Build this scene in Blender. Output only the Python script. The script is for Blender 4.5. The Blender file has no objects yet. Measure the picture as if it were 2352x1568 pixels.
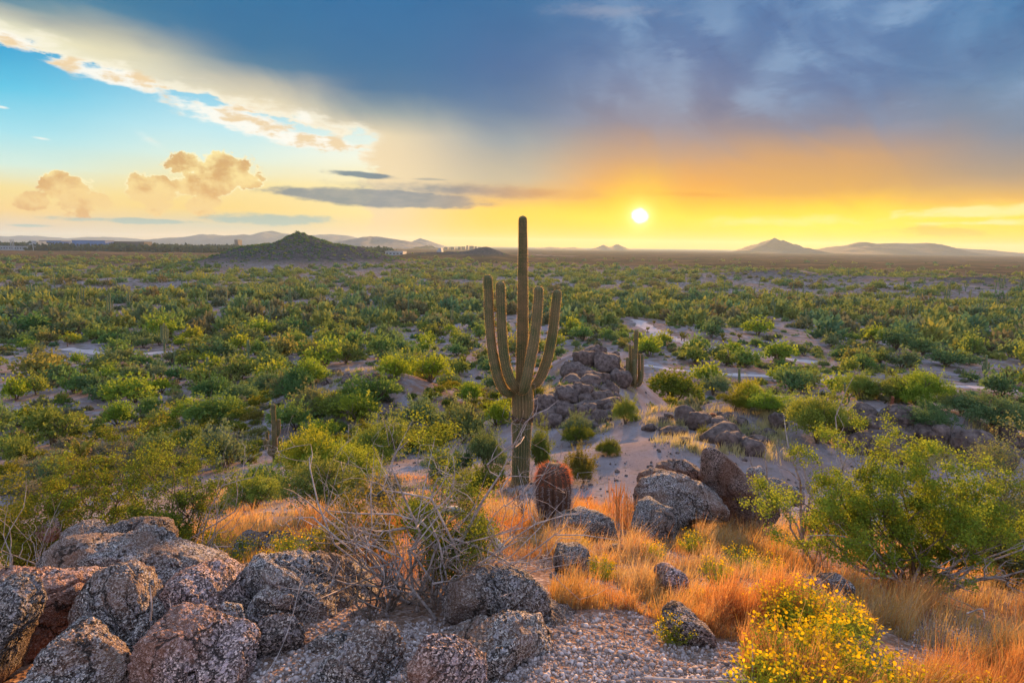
import bpy, bmesh, math, random
import numpy as np
from mathutils import Vector, Matrix, Euler

random.seed(7)
RNG = np.random.default_rng(7)
R = math.radians
scene = bpy.context.scene
COL = scene.collection

# ------------------------------------------------------------------ camera
FOC = 2352 * 20 / 36.0            # focal length in the units of the 2352 px wide survey of the view
PITCH, ROLL = R(9.47), R(0.716)
CAM = Matrix.Rotation(math.pi / 2 - PITCH, 3, 'X') @ Matrix.Rotation(ROLL, 3, 'Z')
cd = bpy.data.cameras.new('camera')
cd.sensor_width = 36; cd.lens = 20; cd.clip_start = 0.05; cd.clip_end = 40000
cam = bpy.data.objects.new('camera', cd); COL.objects.link(cam)
cam.matrix_world = CAM.to_4x4()
scene.camera = cam
CAMN = np.array(CAM)

def ray(dx, dy):
    return CAM @ Vector(((dx - 1176) / FOC, (784 - dy) / FOC, -1.0))
def azel(dx, dy):
    v = ray(dx, dy)
    return math.degrees(math.atan2(v.x, v.y)), math.degrees(math.atan2(v.z, math.hypot(v.x, v.y)))
def project(P):                   # world points (n,3) -> survey pixels
    L = P @ CAMN
    w = np.maximum(-L[:, 2], 1e-3)
    return 1176 + FOC * L[:, 0] / w, 784 - FOC * L[:, 1] / w

# ------------------------------------------------------------------ light
scene.view_settings.view_transform = 'Standard'
scene.view_settings.look = 'None'
scene.view_settings.exposure = 1.25
scene.view_settings.gamma = 1.0
SUN_AZ, SUN_EL = azel(1470, 497)
sl = bpy.data.lights.new('sun', 'SUN'); sl.energy = 5.0; sl.angle = R(0.6); sl.color = (1.0, 0.50, 0.17)
sun = bpy.data.objects.new('sun', sl); COL.objects.link(sun)
_e = R(SUN_EL + 4.5)
_sd = Vector((math.sin(R(SUN_AZ)) * math.cos(_e), math.cos(R(SUN_AZ)) * math.cos(_e), math.sin(_e)))
sun.rotation_euler = (-_sd).to_track_quat('-Z', 'Y').to_euler()
scene.cycles.max_bounces = 6
scene.cycles.diffuse_bounces = 3
scene.cycles.transmission_bounces = 3
scene.cycles.transparent_max_bounces = 8
scene.cycles.volume_bounces = 1
scene.cycles.sample_clamp_indirect = 4.0
scene.cycles.use_denoising = True

def lin(c):
    o = []
    for v in c:
        v = v / 255.0
        o.append(v / 12.92 if v <= 0.04045 else ((v + 0.055) / 1.055) ** 2.4)
    return tuple(o)

# ------------------------------------------------------------------ world: evening sky with a storm sheet
world = bpy.data.worlds.new('World'); scene.world = world
world.use_nodes = True
WT = world.node_tree; WT.nodes.clear()

class X:                           # a little expression wrapper around math nodes
    def __init__(s, sock): s.s = sock
    @staticmethod
    def m(op, *a, clamp=False):
        n = WT.nodes.new('ShaderNodeMath'); n.operation = op; n.use_clamp = clamp
        for i, v in enumerate(a):
            if isinstance(v, X): WT.links.new(v.s, n.inputs[i])
            else: n.inputs[i].default_value = v
        return X(n.outputs[0])
    def __add__(s, o): return X.m('ADD', s, o)
    def __radd__(s, o): return X.m('ADD', s, o)
    def __sub__(s, o): return X.m('SUBTRACT', s, o)
    def __rsub__(s, o): return X.m('SUBTRACT', o, s)
    def __mul__(s, o): return X.m('MULTIPLY', s, o)
    def __rmul__(s, o): return X.m('MULTIPLY', s, o)
    def __truediv__(s, o): return X.m('DIVIDE', s, o)
def smooth(x, a, b, lo=0.0, hi=1.0):
    n = WT.nodes.new('ShaderNodeMapRange'); n.interpolation_type = 'SMOOTHSTEP'
    WT.links.new(x.s, n.inputs[0])
    if a > b: a, b, lo, hi = b, a, hi, lo
    for i, v in zip((1, 2, 3, 4), (a, b, lo, hi)): n.inputs[i].default_value = v
    return X(n.outputs[0])
def maprange(x, a, b):
    n = WT.nodes.new('ShaderNodeMapRange'); WT.links.new(x.s, n.inputs[0])
    for i, v in zip((1, 2, 3, 4), (a, b, 0, 1)): n.inputs[i].default_value = v
    return X(n.outputs[0])
def comb(x, y, z=0.0):
    n = WT.nodes.new('ShaderNodeCombineXYZ')
    for i, v in enumerate((x, y, z)):
        if isinstance(v, X): WT.links.new(v.s, n.inputs[i])
        else: n.inputs[i].default_value = v
    return n.outputs[0]
def wnoise(vec, scale, detail=5, rough=0.55, dist=0.0):
    n = WT.nodes.new('ShaderNodeTexNoise'); n.noise_dimensions = '3D'
    WT.links.new(vec, n.inputs['Vector'])
    n.inputs['Scale'].default_value = scale; n.inputs['Detail'].default_value = detail
    n.inputs['Roughness'].default_value = rough; n.inputs['Distortion'].default_value = dist
    return X(n.outputs[0]) - 0.5
def wmix(f, a, b, mode='MIX'):
    n = WT.nodes.new('ShaderNodeMix'); n.data_type = 'RGBA'; n.blend_type = mode
    if isinstance(f, X): WT.links.new(f.s, n.inputs[0])
    else: n.inputs[0].default_value = f
    for i, v in ((6, a), (7, b)):
        if isinstance(v, tuple): n.inputs[i].default_value = (*v, 1)
        else: WT.links.new(v, n.inputs[i])
    return n.outputs[2]
ELMAX = 40.0
def wramp(el, x, stops):           # stops: (survey y, sRGB); the ramp runs over elevation
    st = sorted(((max(azel(x, y)[1], 0.0) / ELMAX, lin(c)) for y, c in stops), key=lambda t: t[0])
    n = WT.nodes.new('ShaderNodeValToRGB'); cr = n.color_ramp; cr.interpolation = 'EASE' if False else 'LINEAR'
    while len(cr.elements) < len(st): cr.elements.new(0.5)
    for e_, (p, c) in zip(cr.elements, st): e_.position = p; e_.color = (*c, 1)
    WT.links.new((el / ELMAX).s, n.inputs[0])
    return n.outputs[0]
def columns(el, az, cols):
    out = None; pa = None
    for x, stops in cols:
        c = wramp(el, x, stops); a = azel(x, 450)[0]
        out = c if out is None else wmix(smooth(az, pa, a), out, c)
        pa = a
    return out

tc = WT.nodes.new('ShaderNodeTexCoord')
sep = WT.nodes.new('ShaderNodeSeparateXYZ'); WT.links.new(tc.outputs['Generated'], sep.inputs[0])
vx, vy, vz = (X(o) for o in sep.outputs)
hyp = X.m('SQRT', vx * vx + vy * vy)
AZ = X.m('ARCTAN2', vx, vy) * (180 / math.pi)
EL = X.m('ARCTAN2', vz, hyp) * (180 / math.pi)
# perspective of a flat cloud deck, for stretched texture towards the horizon
deck = comb(vx / (vz + 0.12), vy / (vz + 0.12), 0.3)
flat = comb(AZ, EL * 3.2, 1.7)
iso = comb(AZ, EL * 1.15, 4.1)
nBig = wnoise(flat, 0.10, 5, 0.55)
nMid = wnoise(flat, 0.32, 6, 0.6)
nIso = wnoise(iso, 0.42, 8, 0.62, 0.2)
nPuf = wnoise(iso, 0.20, 3, 0.5)
nSoft = wnoise(comb(AZ + EL * 1.1, EL * 1.0 - AZ * 0.25, 2.2), 0.13, 3.0, 0.5, 1.4)
nFine = wnoise(comb(AZ + EL * 1.2, (EL * 2.4) - AZ * 0.5, 7.7), 0.42, 5, 0.6, 0.8)

clear = columns(EL + nMid * 0.5, AZ, [
    (0, [(0, (38, 140, 195)), (110, (55, 168, 214)), (200, (95, 200, 232)), (300, (165, 226, 238)), (375, (214, 238, 224)), (430, (248, 224, 152)), (480, (250, 212, 138)), (520, (226, 206, 176)), (552, (206, 204, 182))]),
    (500, [(0, (60, 160, 210)), (230, (150, 212, 235)), (300, (192, 233, 240)), (360, (222, 240, 226)), (420, (250, 228, 160)), (480, (250, 215, 130)), (520, (212, 206, 178)), (558, (238, 200, 150))]),
    (840, [(150, (170, 220, 235)), (300, (215, 238, 235)), (360, (242, 246, 228)), (430, (252, 232, 170)), (490, (250, 225, 150)), (545, (236, 206, 150))]),
])
storm = columns(EL + nSoft * 1.6, AZ, [
    (0, [(0, (98, 138, 155)), (24, (190, 182, 168)), (55, (250, 230, 194)), (140, (255, 240, 212))]),
    (300, [(-250, (60, 110, 150)), (0, (66, 122, 152)), (30, (88, 132, 155)), (85, (205, 190, 165)), (120, (250, 224, 182)), (220, (255, 240, 212))]),
    (600, [(-250, (60, 110, 150)), (0, (50, 115, 155)), (95, (60, 115, 150)), (145, (100, 132, 152)), (190, (215, 195, 168)), (235, (250, 224, 184)), (350, (255, 238, 208))]),
    (860, [(-250, (55, 105, 150)), (0, (45, 110, 157)), (150, (62, 112, 150)), (205, (84, 118, 148)), (255, (160, 164, 160)), (310, (238, 216, 178)), (450, (244, 220, 174)), (560, (244, 204, 140))]),
    (1176, [(-250, (60, 105, 150)), (0, (50, 106, 152)), (150, (70, 105, 150)), (250, (92, 120, 154)), (330, (150, 160, 166)), (410, (196, 184, 158)), (452, (222, 180, 120)), (480, (255, 205, 92)), (565, (255, 192, 66))]),
    (1470, [(-250, (80, 115, 165)), (0, (82, 122, 166)), (150, (84, 114, 160)), (280, (112, 122, 154)), (360, (180, 146, 130)), (425, (238, 162, 72)), (465, (255, 192, 24)), (500, (255, 220, 8)), (565, (255, 186, 4))]),
    (1900, [(-250, (75, 115, 165)), (0, (84, 120, 166)), (200, (94, 116, 157)), (290, (130, 130, 150)), (365, (205, 156, 104)), (435, (226, 168, 78)), (478, (255, 204, 36)), (520, (255, 220, 54)), (572, (255, 200, 6))]),
    (2352, [(-250, (65, 115, 165)), (0, (66, 120, 166)), (150, (95, 130, 166)), (300, (124, 136, 156)), (395, (172, 150, 128)), (455, (222, 174, 104)), (490, (255, 214, 112)), (530, (255, 208, 60)), (578, (255, 196, 30))]),
])
# pillowy undersides of the sheet on the right
mam = smooth(nSoft * 1.0, -0.14, 0.20) * smooth(AZ, azel(1150, 200)[0], azel(1500, 200)[0]) * smooth(EL, azel(1800, 400)[1], azel(1800, 200)[1])
storm = wmix(mam * 0.4, storm, lin((138, 164, 196)))
drk = smooth(nFine, 0.02, 0.22) * smooth(AZ, azel(1250, 200)[0], azel(1700, 200)[0]) * smooth(EL, azel(1800, 330)[1], azel(1800, 160)[1])
storm = wmix(drk * 0.3, storm, lin((58, 90, 138)))
nM2 = wnoise(comb(AZ * 0.9 + EL * 1.35, EL * 1.0 - AZ * 0.35, 5.5), 0.34, 3.5, 0.52, 0.9)
_vn = WT.nodes.new('ShaderNodeTexVoronoi'); _vn.feature = 'SMOOTH_F1'; _vn.inputs['Scale'].default_value = 0.17; _vn.inputs['Smoothness'].default_value = 0.6; WT.links.new(comb(AZ + EL * 0.9 + nMid * 7.0, EL * 1.35 - AZ * 0.45 + nSoft * 9.0 + nMid * 4.0, 1.0), _vn.inputs['Vector'])
lit2 = smooth(X(_vn.outputs['Distance']), 0.55, 0.12) * smooth(AZ, azel(1200, 200)[0], azel(1600, 200)[0]) * smooth(EL, azel(1800, 350)[1], azel(1800, 200)[1])
storm = wmix(lit2 * 0.72, storm, lin((140, 163, 194)))
storm = wmix(smooth(X(_vn.outputs['Distance']), 0.5, 0.85) * smooth(AZ, azel(1250, 200)[0], azel(1600, 200)[0]) * smooth(EL, azel(1800, 330)[1], azel(1800, 200)[1]) * 0.4, storm, lin((70, 96, 142)))
drk2 = smooth(nBig, 0.0, 0.22) * smooth(EL, azel(1176, 330)[1], azel(1176, 150)[1])
storm = wmix(drk2 * 0.22, storm, lin((40, 92, 140)))
# edge of the sheet: a line in azimuth / elevation, broken by noise
def seg(x0, y0, x1, y1):
    (a0, e0), (a1, e1) = azel(x0, y0), azel(x1, y1)
    L_ = math.hypot(a1 - a0, e1 - e0); nx, ny = -(e1 - e0) / L_, (a1 - a0) / L_
    return AZ * nx + EL * ny - (a0 * nx + e0 * ny)          # degrees above the line
edge = X.m('MINIMUM', seg(0, 118, 420, 214), X.m('MAXIMUM', seg(0, 96, 850, 352), (AZ - azel(836, 400)[0]) * 1.0))
edge = X.m('MAXIMUM', seg(0, 92, 850, 322), (AZ - azel(838, 400)[0]) * 0.5)
ed = edge + nMid * 3.6 + nIso * 1.5
storm = wmix(smooth(EL, 8.0, 15.0) * 0.9, storm, wmix(1.0, storm, (0.86, 1.03, 1.10), 'MULTIPLY'))
storm = wmix(smooth(EL, 5.5, 2.5) * smooth(AZ, azel(850, 500)[0], azel(1300, 500)[0]), storm, wmix(1.0, storm, (1.30, 1.20, 0.30), 'MULTIPLY'))
storm = wmix(smooth(EL, 9.0, 18.0) * smooth(AZ, azel(1700, 200)[0], azel(700, 200)[0]) * smooth(AZ, azel(100, 200)[0], azel(450, 200)[0]) * 0.30, storm, lin((36, 106, 160)))
mask = smooth(ed, -0.15, 0.55)
sky = wmix(mask, clear, storm)
rim = smooth(EL, 6.5, 9.0) * smooth(ed, -0.1, 0.35) * smooth(ed, 1.3, 0.3) * smooth(AZ, azel(900, 300)[0], azel(820, 300)[0])
sky = wmix(rim * 0.7, sky, lin((255, 248, 226)))

def blob(cx, cy, rx, ry, noise, amt, soft, tilt=0.0):
    a0, e0 = azel(cx, cy); kx = abs(azel(cx + rx, cy)[0] - a0); ky = abs(azel(cx, cy - ry)[1] - e0)
    c, s = math.cos(R(tilt)), math.sin(R(tilt))
    u = (AZ - a0) * c + (EL - e0) * s; v = (EL - e0) * c - (AZ - a0) * s
    r = X.m('SQRT', (u / kx) * (u / kx) + (v / ky) * (v / ky))
    return smooth(1.0 - r + noise * amt, 0.0, soft)
# white streaks in the clear part
streak = X.m('MAXIMUM', blob(260, 178, 140, 27, nMid, 2.2, 0.5, -8), blob(540, 276, 190, 36, nMid, 2.4, 0.5, -9))
streak = X.m('MAXIMUM', streak, blob(700, 322, 150, 22, nMid, 2.2, 0.5, -4))
streak = X.m('MAXIMUM', streak, blob(30, 92, 70, 22, nIso, 2.0, 0.5, -10))
streak = X.m('MAXIMUM', streak, blob(345, 322, 50, 16, nMid, 2.4, 1.4, -30) * 0.5)
streak = X.m('MAXIMUM', streak, blob(95, 318, 32, 5, nMid, 2.0, 0.8, -4) * 0.8)
streak = X.m('MAXIMUM', streak, blob(5, 246, 26, 5, nMid, 2.0, 0.8, -4) * 0.8)
streak = X.m('MAXIMUM', streak, blob(700, 270, 26, 22, nIso, 3.0, 0.7) * 0.8)
scol = wmix(smooth(nMid + nIso * 0.5, -0.02, 0.16), lin((255, 252, 240)), lin((240, 212, 168)))
sky = wmix(streak * 0.95, sky, scol)
# cumulus, peach with lit tops
def cumulus(parts):
    m = None
    for p in parts:
        b = blob(p[0], p[1], p[2] * 1.22, p[3] * 1.22, nIso, 2.6, 0.22)
        m = b if m is None else X.m('MAXIMUM', m, b)
    return m
cum = cumulus([(165, 445, 52, 44), (75, 462, 46, 18), (225, 462, 44, 24), (350, 446, 56, 38), (500, 400, 82, 40), (500, 368, 36, 24), (445, 430, 50, 26), (462, 470, 40, 26), (560, 412, 46, 22), (130, 412, 26, 20)])
ccol = wmix(smooth(nIso + nPuf * 0.7, -0.10, 0.16), lin((255, 232, 158)), lin((214, 166, 100)))
ccol = wmix(smooth(EL + nIso * 2.0, azel(500, 480)[1], azel(500, 370)[1]), wmix(0.5, ccol, lin((236, 184, 118))), ccol)
crim = smooth(cum, 0.0, 0.45) * smooth(cum, 1.0, 0.6) * smooth(EL, azel(500, 470)[1], azel(500, 430)[1])
sky = wmix(cum * 0.95, sky, ccol)
sky = wmix(crim * 0.8, sky, lin((255, 246, 200)))
# low grey-teal bank
bank = X.m('MAXIMUM', blob(330, 508, 190, 9, nMid, 1.8, 0.5), blob(640, 506, 190, 17, nMid, 2.0, 0.6))
bank = X.m('MAXIMUM', bank, blob(60, 518, 60, 5, nMid, 2.0, 0.6))
sky = wmix(bank * 0.85, sky, lin((158, 186, 180)))
# dark lens clouds near the middle
lens = X.m('MAXIMUM', blob(885, 455, 290, 24, nMid, 0.9, 0.35, -1.5), blob(1120, 440, 420, 20, nMid, 1.2, 0.9, -1))
sky = wmix(lens * 0.85, sky, wmix(smooth(AZ, azel(950, 450)[0], azel(1350, 450)[0]), wmix(smooth(nMid, -0.1, 0.15), lin((128, 140, 150)), lin((98, 122, 142))), lin((214, 152, 90))))
l2 = X.m('MAXIMUM', blob(838, 402, 88, 10, nMid, 1.5, 0.5, -3), blob(985, 412, 50, 4, nMid, 1.2, 0.7) * 0.5)
sky = wmix(l2 * 0.9, sky, lin((88, 120, 140)))
l3 = blob(1560, 446, 190, 9, nMid, 1.6, 0.9, -2)
sky = wmix(l3 * 0.55, sky, lin((222, 138, 50)))
# pinkish wisp high in the middle
w4 = blob(1400, 26, 210, 22, nMid, 1.8, 1.0, -3)
sky = wmix(w4 * 0.5, sky, lin((150, 160, 184)))
# bright breaks right of the sun
brk = X.m('MAXIMUM', blob(2230, 486, 260, 20, nMid, 2.2, 0.7, 2), blob(2270, 512, 200, 10, nMid, 2.4, 0.7))
brk = X.m('MAXIMUM', brk, blob(1800, 508, 330, 16, nMid, 2.4, 1.2) * 0.7)
sky = wmix(brk * 0.8, sky, lin((255, 240, 160)))
brn = blob(2170, 530, 150, 14, nMid, 3.0, 0.7)
sky = wmix(brn * 0.6, sky, lin((246, 186, 60)))
# sun: glow of the lit air, then the disc
sa, se = azel(1470, 497)
rs = X.m('SQRT', (AZ - sa) * (AZ - sa) + (EL - se) * (EL - se))
g1 = X.m('POWER', 2.718, rs * rs * -0.010)
sky = wmix(g1 * 0.26, sky, lin((255, 186, 10)))
g2 = X.m('POWER', 2.718, (rs + nIso * 1.6) * (rs + nIso * 1.6) * -0.12)
sky = wmix(g2 * 0.8, sky, (1.05, 0.82, 0.04))
g3 = X.m('POWER', 2.718, rs * rs * -0.9)
sky = wmix(g3 * 0.8, sky, (1.5, 1.25, 0.45))
disc = smooth(rs + nIso * 1.0, 0.9, 0.30)
sky = wmix(disc, sky, (4.0, 3.5, 2.4))
# sky behind and above the viewer lights the near side of everything
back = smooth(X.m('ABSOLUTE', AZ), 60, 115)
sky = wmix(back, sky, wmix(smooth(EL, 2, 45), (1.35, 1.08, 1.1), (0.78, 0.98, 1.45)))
top = smooth(EL, 24, 55)
sky = wmix(top, sky, (0.78, 0.95, 1.35))
nish = WT.nodes.new('ShaderNodeTexSky'); nish.sky_type = 'NISHITA'; nish.sun_disc = False
nish.sun_elevation = R(SUN_EL); nish.sun_rotation = R(SUN_AZ)
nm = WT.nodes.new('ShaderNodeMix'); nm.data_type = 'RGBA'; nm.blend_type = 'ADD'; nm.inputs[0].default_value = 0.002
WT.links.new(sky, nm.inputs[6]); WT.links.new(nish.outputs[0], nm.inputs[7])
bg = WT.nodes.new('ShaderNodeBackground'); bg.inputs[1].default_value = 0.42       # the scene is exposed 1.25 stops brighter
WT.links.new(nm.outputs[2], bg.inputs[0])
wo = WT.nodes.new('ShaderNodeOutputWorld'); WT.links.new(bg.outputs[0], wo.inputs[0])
world.cycles.sampling_method = 'MANUAL'; world.cycles.sample_map_resolution = 512

# ------------------------------------------------------------------ numeric helpers
def _hash(ix, iy, iz, seed):
    h = (ix.astype(np.int64) * 374761393 + iy.astype(np.int64) * 668265263 + iz.astype(np.int64) * 2147483647 + seed * 974711) & 0xffffffff
    h = ((h ^ (h >> 13)) * 1274126177) & 0xffffffff
    h = (h ^ (h >> 16)) & 0xffffffff
    return h / 4294967295.0 * 2 - 1
def vnoise(x, y, z=None, seed=0):
    x = np.asarray(x, float); y = np.asarray(y, float)
    z = np.zeros_like(x) if z is None else np.asarray(z, float)
    ix, iy, iz = np.floor(x), np.floor(y), np.floor(z)
    fx, fy, fz = x - ix, y - iy, z - iz
    fx, fy, fz = (f * f * f * (f * (f * 6 - 15) + 10) for f in (fx, fy, fz))
    o = 0
    for a in (0, 1):
        for b in (0, 1):
            for c in (0, 1):
                w = (fx if a else 1 - fx) * (fy if b else 1 - fy) * (fz if c else 1 - fz)
                o = o + w * _hash(ix + a, iy + b, iz + c, seed)
    return o
def fbm(x, y, z=None, oct=4, seed=0, gain=0.5):
    o = 0; a = 1.0; f = 1.0; z = 0 * np.asarray(x, float) if z is None else z
    for k in range(oct):
        o = o + a * vnoise(x * f + 17.3 * k, y * f + 9.1 * k, z * f + 3.7 * k, seed + k); a *= gain; f *= 2.03
    return o

# ------------------------------------------------------------------ the lie of the land
PD = [0, 1.5, 2.25, 3, 4.3, 6, 8, 12, 16, 20, 30, 45, 70, 115, 200, 400, 1000, 4000, 20000]
PZ = [-1.55, -1.58, -1.75, -2.0, -2.5, -3.1, -3.85, -5.75, -7.25, -8.6, -11.8, -14.8, -18.0, -20.7, -21.8, -23, -25, -27, -30]
LPD = np.log1p(np.array(PD, float))
def base_h(x, y):
    r = np.sqrt((0.8 * x) ** 2 + np.maximum(y, 0) ** 2)
    return np.interp(np.log1p(r), LPD, PZ)
BUMPS = []
for (bx, by, dep, sx, sy, pw) in [
        (1350, 818, 46, 4.6, 6.0, 2), (1300, 902, 34, 4.2, 3.5, 2), (1600, 1030, 20, 5.0, 3.0, 2),
        (1620, 960, 27, 4.5, 2.8, 2), (2060, 955, 25, 4.5, 3.0, 2), (2290, 985, 20, 3.6, 2.6, 2), (830, 848, 55, 6.5, 6.5, 2),
        (800, 572, 660, 42, 80, 2), (590, 568, 640, 24, 70, 2), (683, 531, 620, 16, 40, 1.3), (1015, 580, 1180, 80, 70, 2), (1118, 567, 1160, 26, 60, 1.4),
        (1800, 622, 420, 60, 40, 2), (2290, 640, 330, 45, 40, 2), (1400, 640, 420, 60, 40, 2), (200, 640, 300, 50, 20, 2)]:
    v = ray(bx, by); k = dep / v.y
    X0 = v.x * k; Z0 = v.z * k
    got = float(base_h(np.array([X0]), np.array([dep]))[0])
    for (a, b, amp, s1, s2, p1) in BUMPS: got += amp * math.exp(-0.5 * (((X0 - a) / s1) ** 2 + ((dep - b) / s2) ** 2) ** (p1 / 2))
    BUMPS.append((X0, dep, Z0 - got, sx, sy, pw))
def H(x, y):
    x = np.asarray(x, float); y = np.asarray(y, float)
    h = base_h(x, y)
    for (a, b, amp, sx, sy, pw) in BUMPS:
        q = ((x - a) / sx) ** 2 + ((y - b) / sy) ** 2
        h = h + amp * np.exp(-0.5 * q ** (pw / 2))
    r = np.hypot(x, y)
    if len(BUMPS) >= 15 and np.any(y > 430):
        hb = 0
        for (a, b, amp, sx, sy, pw) in BUMPS:
            if 600 < b < 700: hb = hb + np.exp(-0.5 * (((x - a) / (sx * 1.6)) ** 2 + ((y - b) / (sy * 1.6)) ** 2))
        k = (hb > 0.01) & np.ones_like(h, bool)
        if k.any():
            xk, yk = x[k], y[k]
            h = h.copy(); h[k] += np.clip(hb[k], 0, 1) * (1.5 * np.abs(fbm(xk / 16, yk / 30, oct=4, seed=71)) + .5 * fbm(xk / 4, yk / 8, oct=3, seed=72) - .5)
    und = np.clip((r - 14) / 60, 0.03, 1.0) * np.clip(4000 / (r + 1500), 0.2, 1)
    h = h + und * (0.95 * fbm(x / 34, y / 34, oct=3, seed=3) + 0.22 * fbm(x / 7, y / 7, oct=3, seed=5))
    h = h + 0.035 * fbm(x / 0.9, y / 0.9, oct=3, seed=9) * np.clip(30 / (r + 5), 0, 1)
    return h
def hz(x, y): return float(H(np.array([x]), np.array([y]))[0])
_T = np.geomspace(0.6, 6000, 1500)
def at(dx, dy):                    # where the line of sight meets the ground
    v = ray(dx, dy); v = v / math.hypot(v.x, v.y)
    z = v.z * _T; h = H(v.x * _T, v.y * _T)
    i = np.argmax(z < h)
    if i == 0 and z[0] >= h[0]: i = len(_T) - 1
    lo, hi = _T[max(i - 1, 0)], _T[i]
    t = 0.5 * (lo + hi)
    for _ in range(14):
        t = 0.5 * (lo + hi)
        if v.z * t < hz(v.x * t, v.y * t): hi = t
        else: lo = t
    return Vector((v.x * t, v.y * t, hz(v.x * t, v.y * t)))
def P3(dx, dy, dep):               # a point of the view at a given depth
    v = ray(dx, dy); return v * (dep / v.y)

# ------------------------------------------------------------------ mesh helpers
def mesh_np(name, V, F, smooth_=True, attr=None):
    me = bpy.data.meshes.new(name)
    V = np.asarray(V, np.float32); FS = F if isinstance(F, list) else [F]
    FS = [np.asarray(f, np.int32) for f in FS if len(f)]
    me.vertices.add(len(V)); me.vertices.foreach_set('co', V.ravel())
    loops = np.concatenate([f.ravel() for f in FS]); cnt = np.concatenate([np.full(len(f), f.shape[1]) for f in FS])
    me.loops.add(len(loops)); me.loops.foreach_set('vertex_index', loops)
    me.polygons.add(len(cnt)); me.polygons.foreach_set('loop_start', np.concatenate([[0], np.cumsum(cnt)[:-1]]).astype(np.int32))
    me.polygons.foreach_set('use_smooth', np.full(len(cnt), smooth_))
    if attr is not None:
        a = me.attributes.new('tone', 'FLOAT', 'POINT'); a.data.foreach_set('value', np.asarray(attr, np.float32))
    me.update(calc_edges=True); me.validate()
    return me
def link(name, me, mat, parent=None, loc=None):
    o = bpy.data.objects.new(name, me); COL.objects.link(o)
    if mat is not None and not me.materials: me.materials.append(mat)
    if parent is not None: o.parent = parent
    if loc is not None: o.location = loc
    return o
def tag(o, label=None, cat=None, group=None, kind=None):
    if label: o['label'] = label
    if cat: o['category'] = cat
    if group: o['group'] = group
    if kind: o['kind'] = kind
    return o
def empty(name, loc, label, cat, group=None, rz=0.0):
    o = bpy.data.objects.new(name, None); COL.objects.link(o); o.empty_display_size = 0.2
    o.location = loc; o.rotation_euler = (0, 0, rz)
    return tag(o, label, cat, group)
def dup(root, loc, rz, sc, label=None, group=None):
    def rec(o, par):
        c = o.copy(); COL.objects.link(c); c.parent = par
        for ch in o.children: rec(ch, c)
        return c
    c = rec(root, None)
    c.location = loc; c.rotation_euler = (0, 0, rz); c.scale = sc if hasattr(sc, '__len__') else (sc, sc, sc)
    if label: c['label'] = label
    if group: c['group'] = group
    return c
class Geo:
    def __init__(s): s.V = []; s.F4 = []; s.F3 = []; s.n = 0
    def add(s, V, F):
        V = np.asarray(V, float); F = np.asarray(F, int)
        (s.F4 if F.shape[1] == 4 else s.F3).append(F + s.n); s.V.append(V); s.n += len(V)
    def tube(s, pts, rad, n=6, cap=True):
        pts = np.asarray(pts, float); m = len(pts)
        T = np.gradient(pts, axis=0); T /= np.linalg.norm(T, axis=1)[:, None] + 1e-9
        ref = np.array([0.31, 0.87, 0.37]) if abs(T[0] @ np.array([0.31, 0.87, 0.37])) < 0.9 else np.array([1.0, 0, 0])
        A = np.cross(T, ref); A /= np.linalg.norm(A, axis=1)[:, None] + 1e-9; B = np.cross(T, A)
        th = np.arange(n) / n * 2 * np.pi
        rad = np.broadcast_to(np.asarray(rad, float), (m,)) if np.ndim(rad) < 2 else rad
        V = pts[:, None] + rad[:, None, None] * (np.cos(th)[None, :, None] * A[:, None] + np.sin(th)[None, :, None] * B[:, None])
        i = np.arange(m - 1)[:, None]; j = np.arange(n)[None]; jn = (j + 1) % n
        F = np.stack([i * n + j, i * n + jn, (i + 1) * n + jn, (i + 1) * n + j], -1).reshape(-1, 4)
        s.add(V.reshape(-1, 3), F)
    def mesh(s, name, smooth_=True, attr=None):
        F = []
        if s.F4: F.append(np.concatenate(s.F4))
        if s.F3: F.append(np.concatenate(s.F3))
        return mesh_np(name, np.concatenate(s.V), F, smooth_, attr)
def spline(P, n):
    P = np.asarray(P, float); Q = np.vstack([2 * P[0] - P[1], P, 2 * P[-1] - P[-2]])
    out = []
    L_ = len(P) - 1
    for k in range(n):
        u = k / (n - 1) * L_; i = min(int(u), L_ - 1); t = u - i
        a, b, c, d = Q[i], Q[i + 1], Q[i + 2], Q[i + 3]
        out.append(0.5 * ((2 * b) + (c - a) * t + (2 * a - 5 * b + 4 * c - d) * t * t + (3 * b - a - 3 * c + d) * t ** 3))
    return np.array(out)

# ------------------------------------------------------------------ materials
def mat(name, rough=0.9):
    m = bpy.data.materials.new(name); m.use_nodes = True; nt = m.node_tree; b = nt.nodes['Principled BSDF']
    b.inputs['Roughness'].default_value = rough; b.inputs['Specular IOR Level'].default_value = 0.25
    return m, nt, b
def nn(nt, t, **k):
    n = nt.nodes.new(t)
    for a, v in k.items():
        if a in n.inputs.keys() if hasattr(n.inputs, 'keys') else False: n.inputs[a].default_value = v
        else: setattr(n, a, v)
    return n
def tex(nt, kind, vec, scale, **k):
    n = nt.nodes.new('ShaderNodeTex' + kind); nt.links.new(vec, n.inputs['Vector']); n.inputs['Scale'].default_value = scale
    for a, v in k.items(): n.inputs[a].default_value = v
    return n
def ramp(nt, sock, stops, mode='LINEAR'):
    n = nt.nodes.new('ShaderNodeValToRGB'); cr = n.color_ramp; cr.interpolation = mode
    while len(cr.elements) < len(stops): cr.elements.new(0.5)
    for e_, (p, c) in zip(cr.elements, stops):
        e_.position = p; e_.color = (*c, 1) if hasattr(c, '__len__') else (c, c, c, 1)
    nt.links.new(sock, n.inputs[0]); return n.outputs[0]
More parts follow.
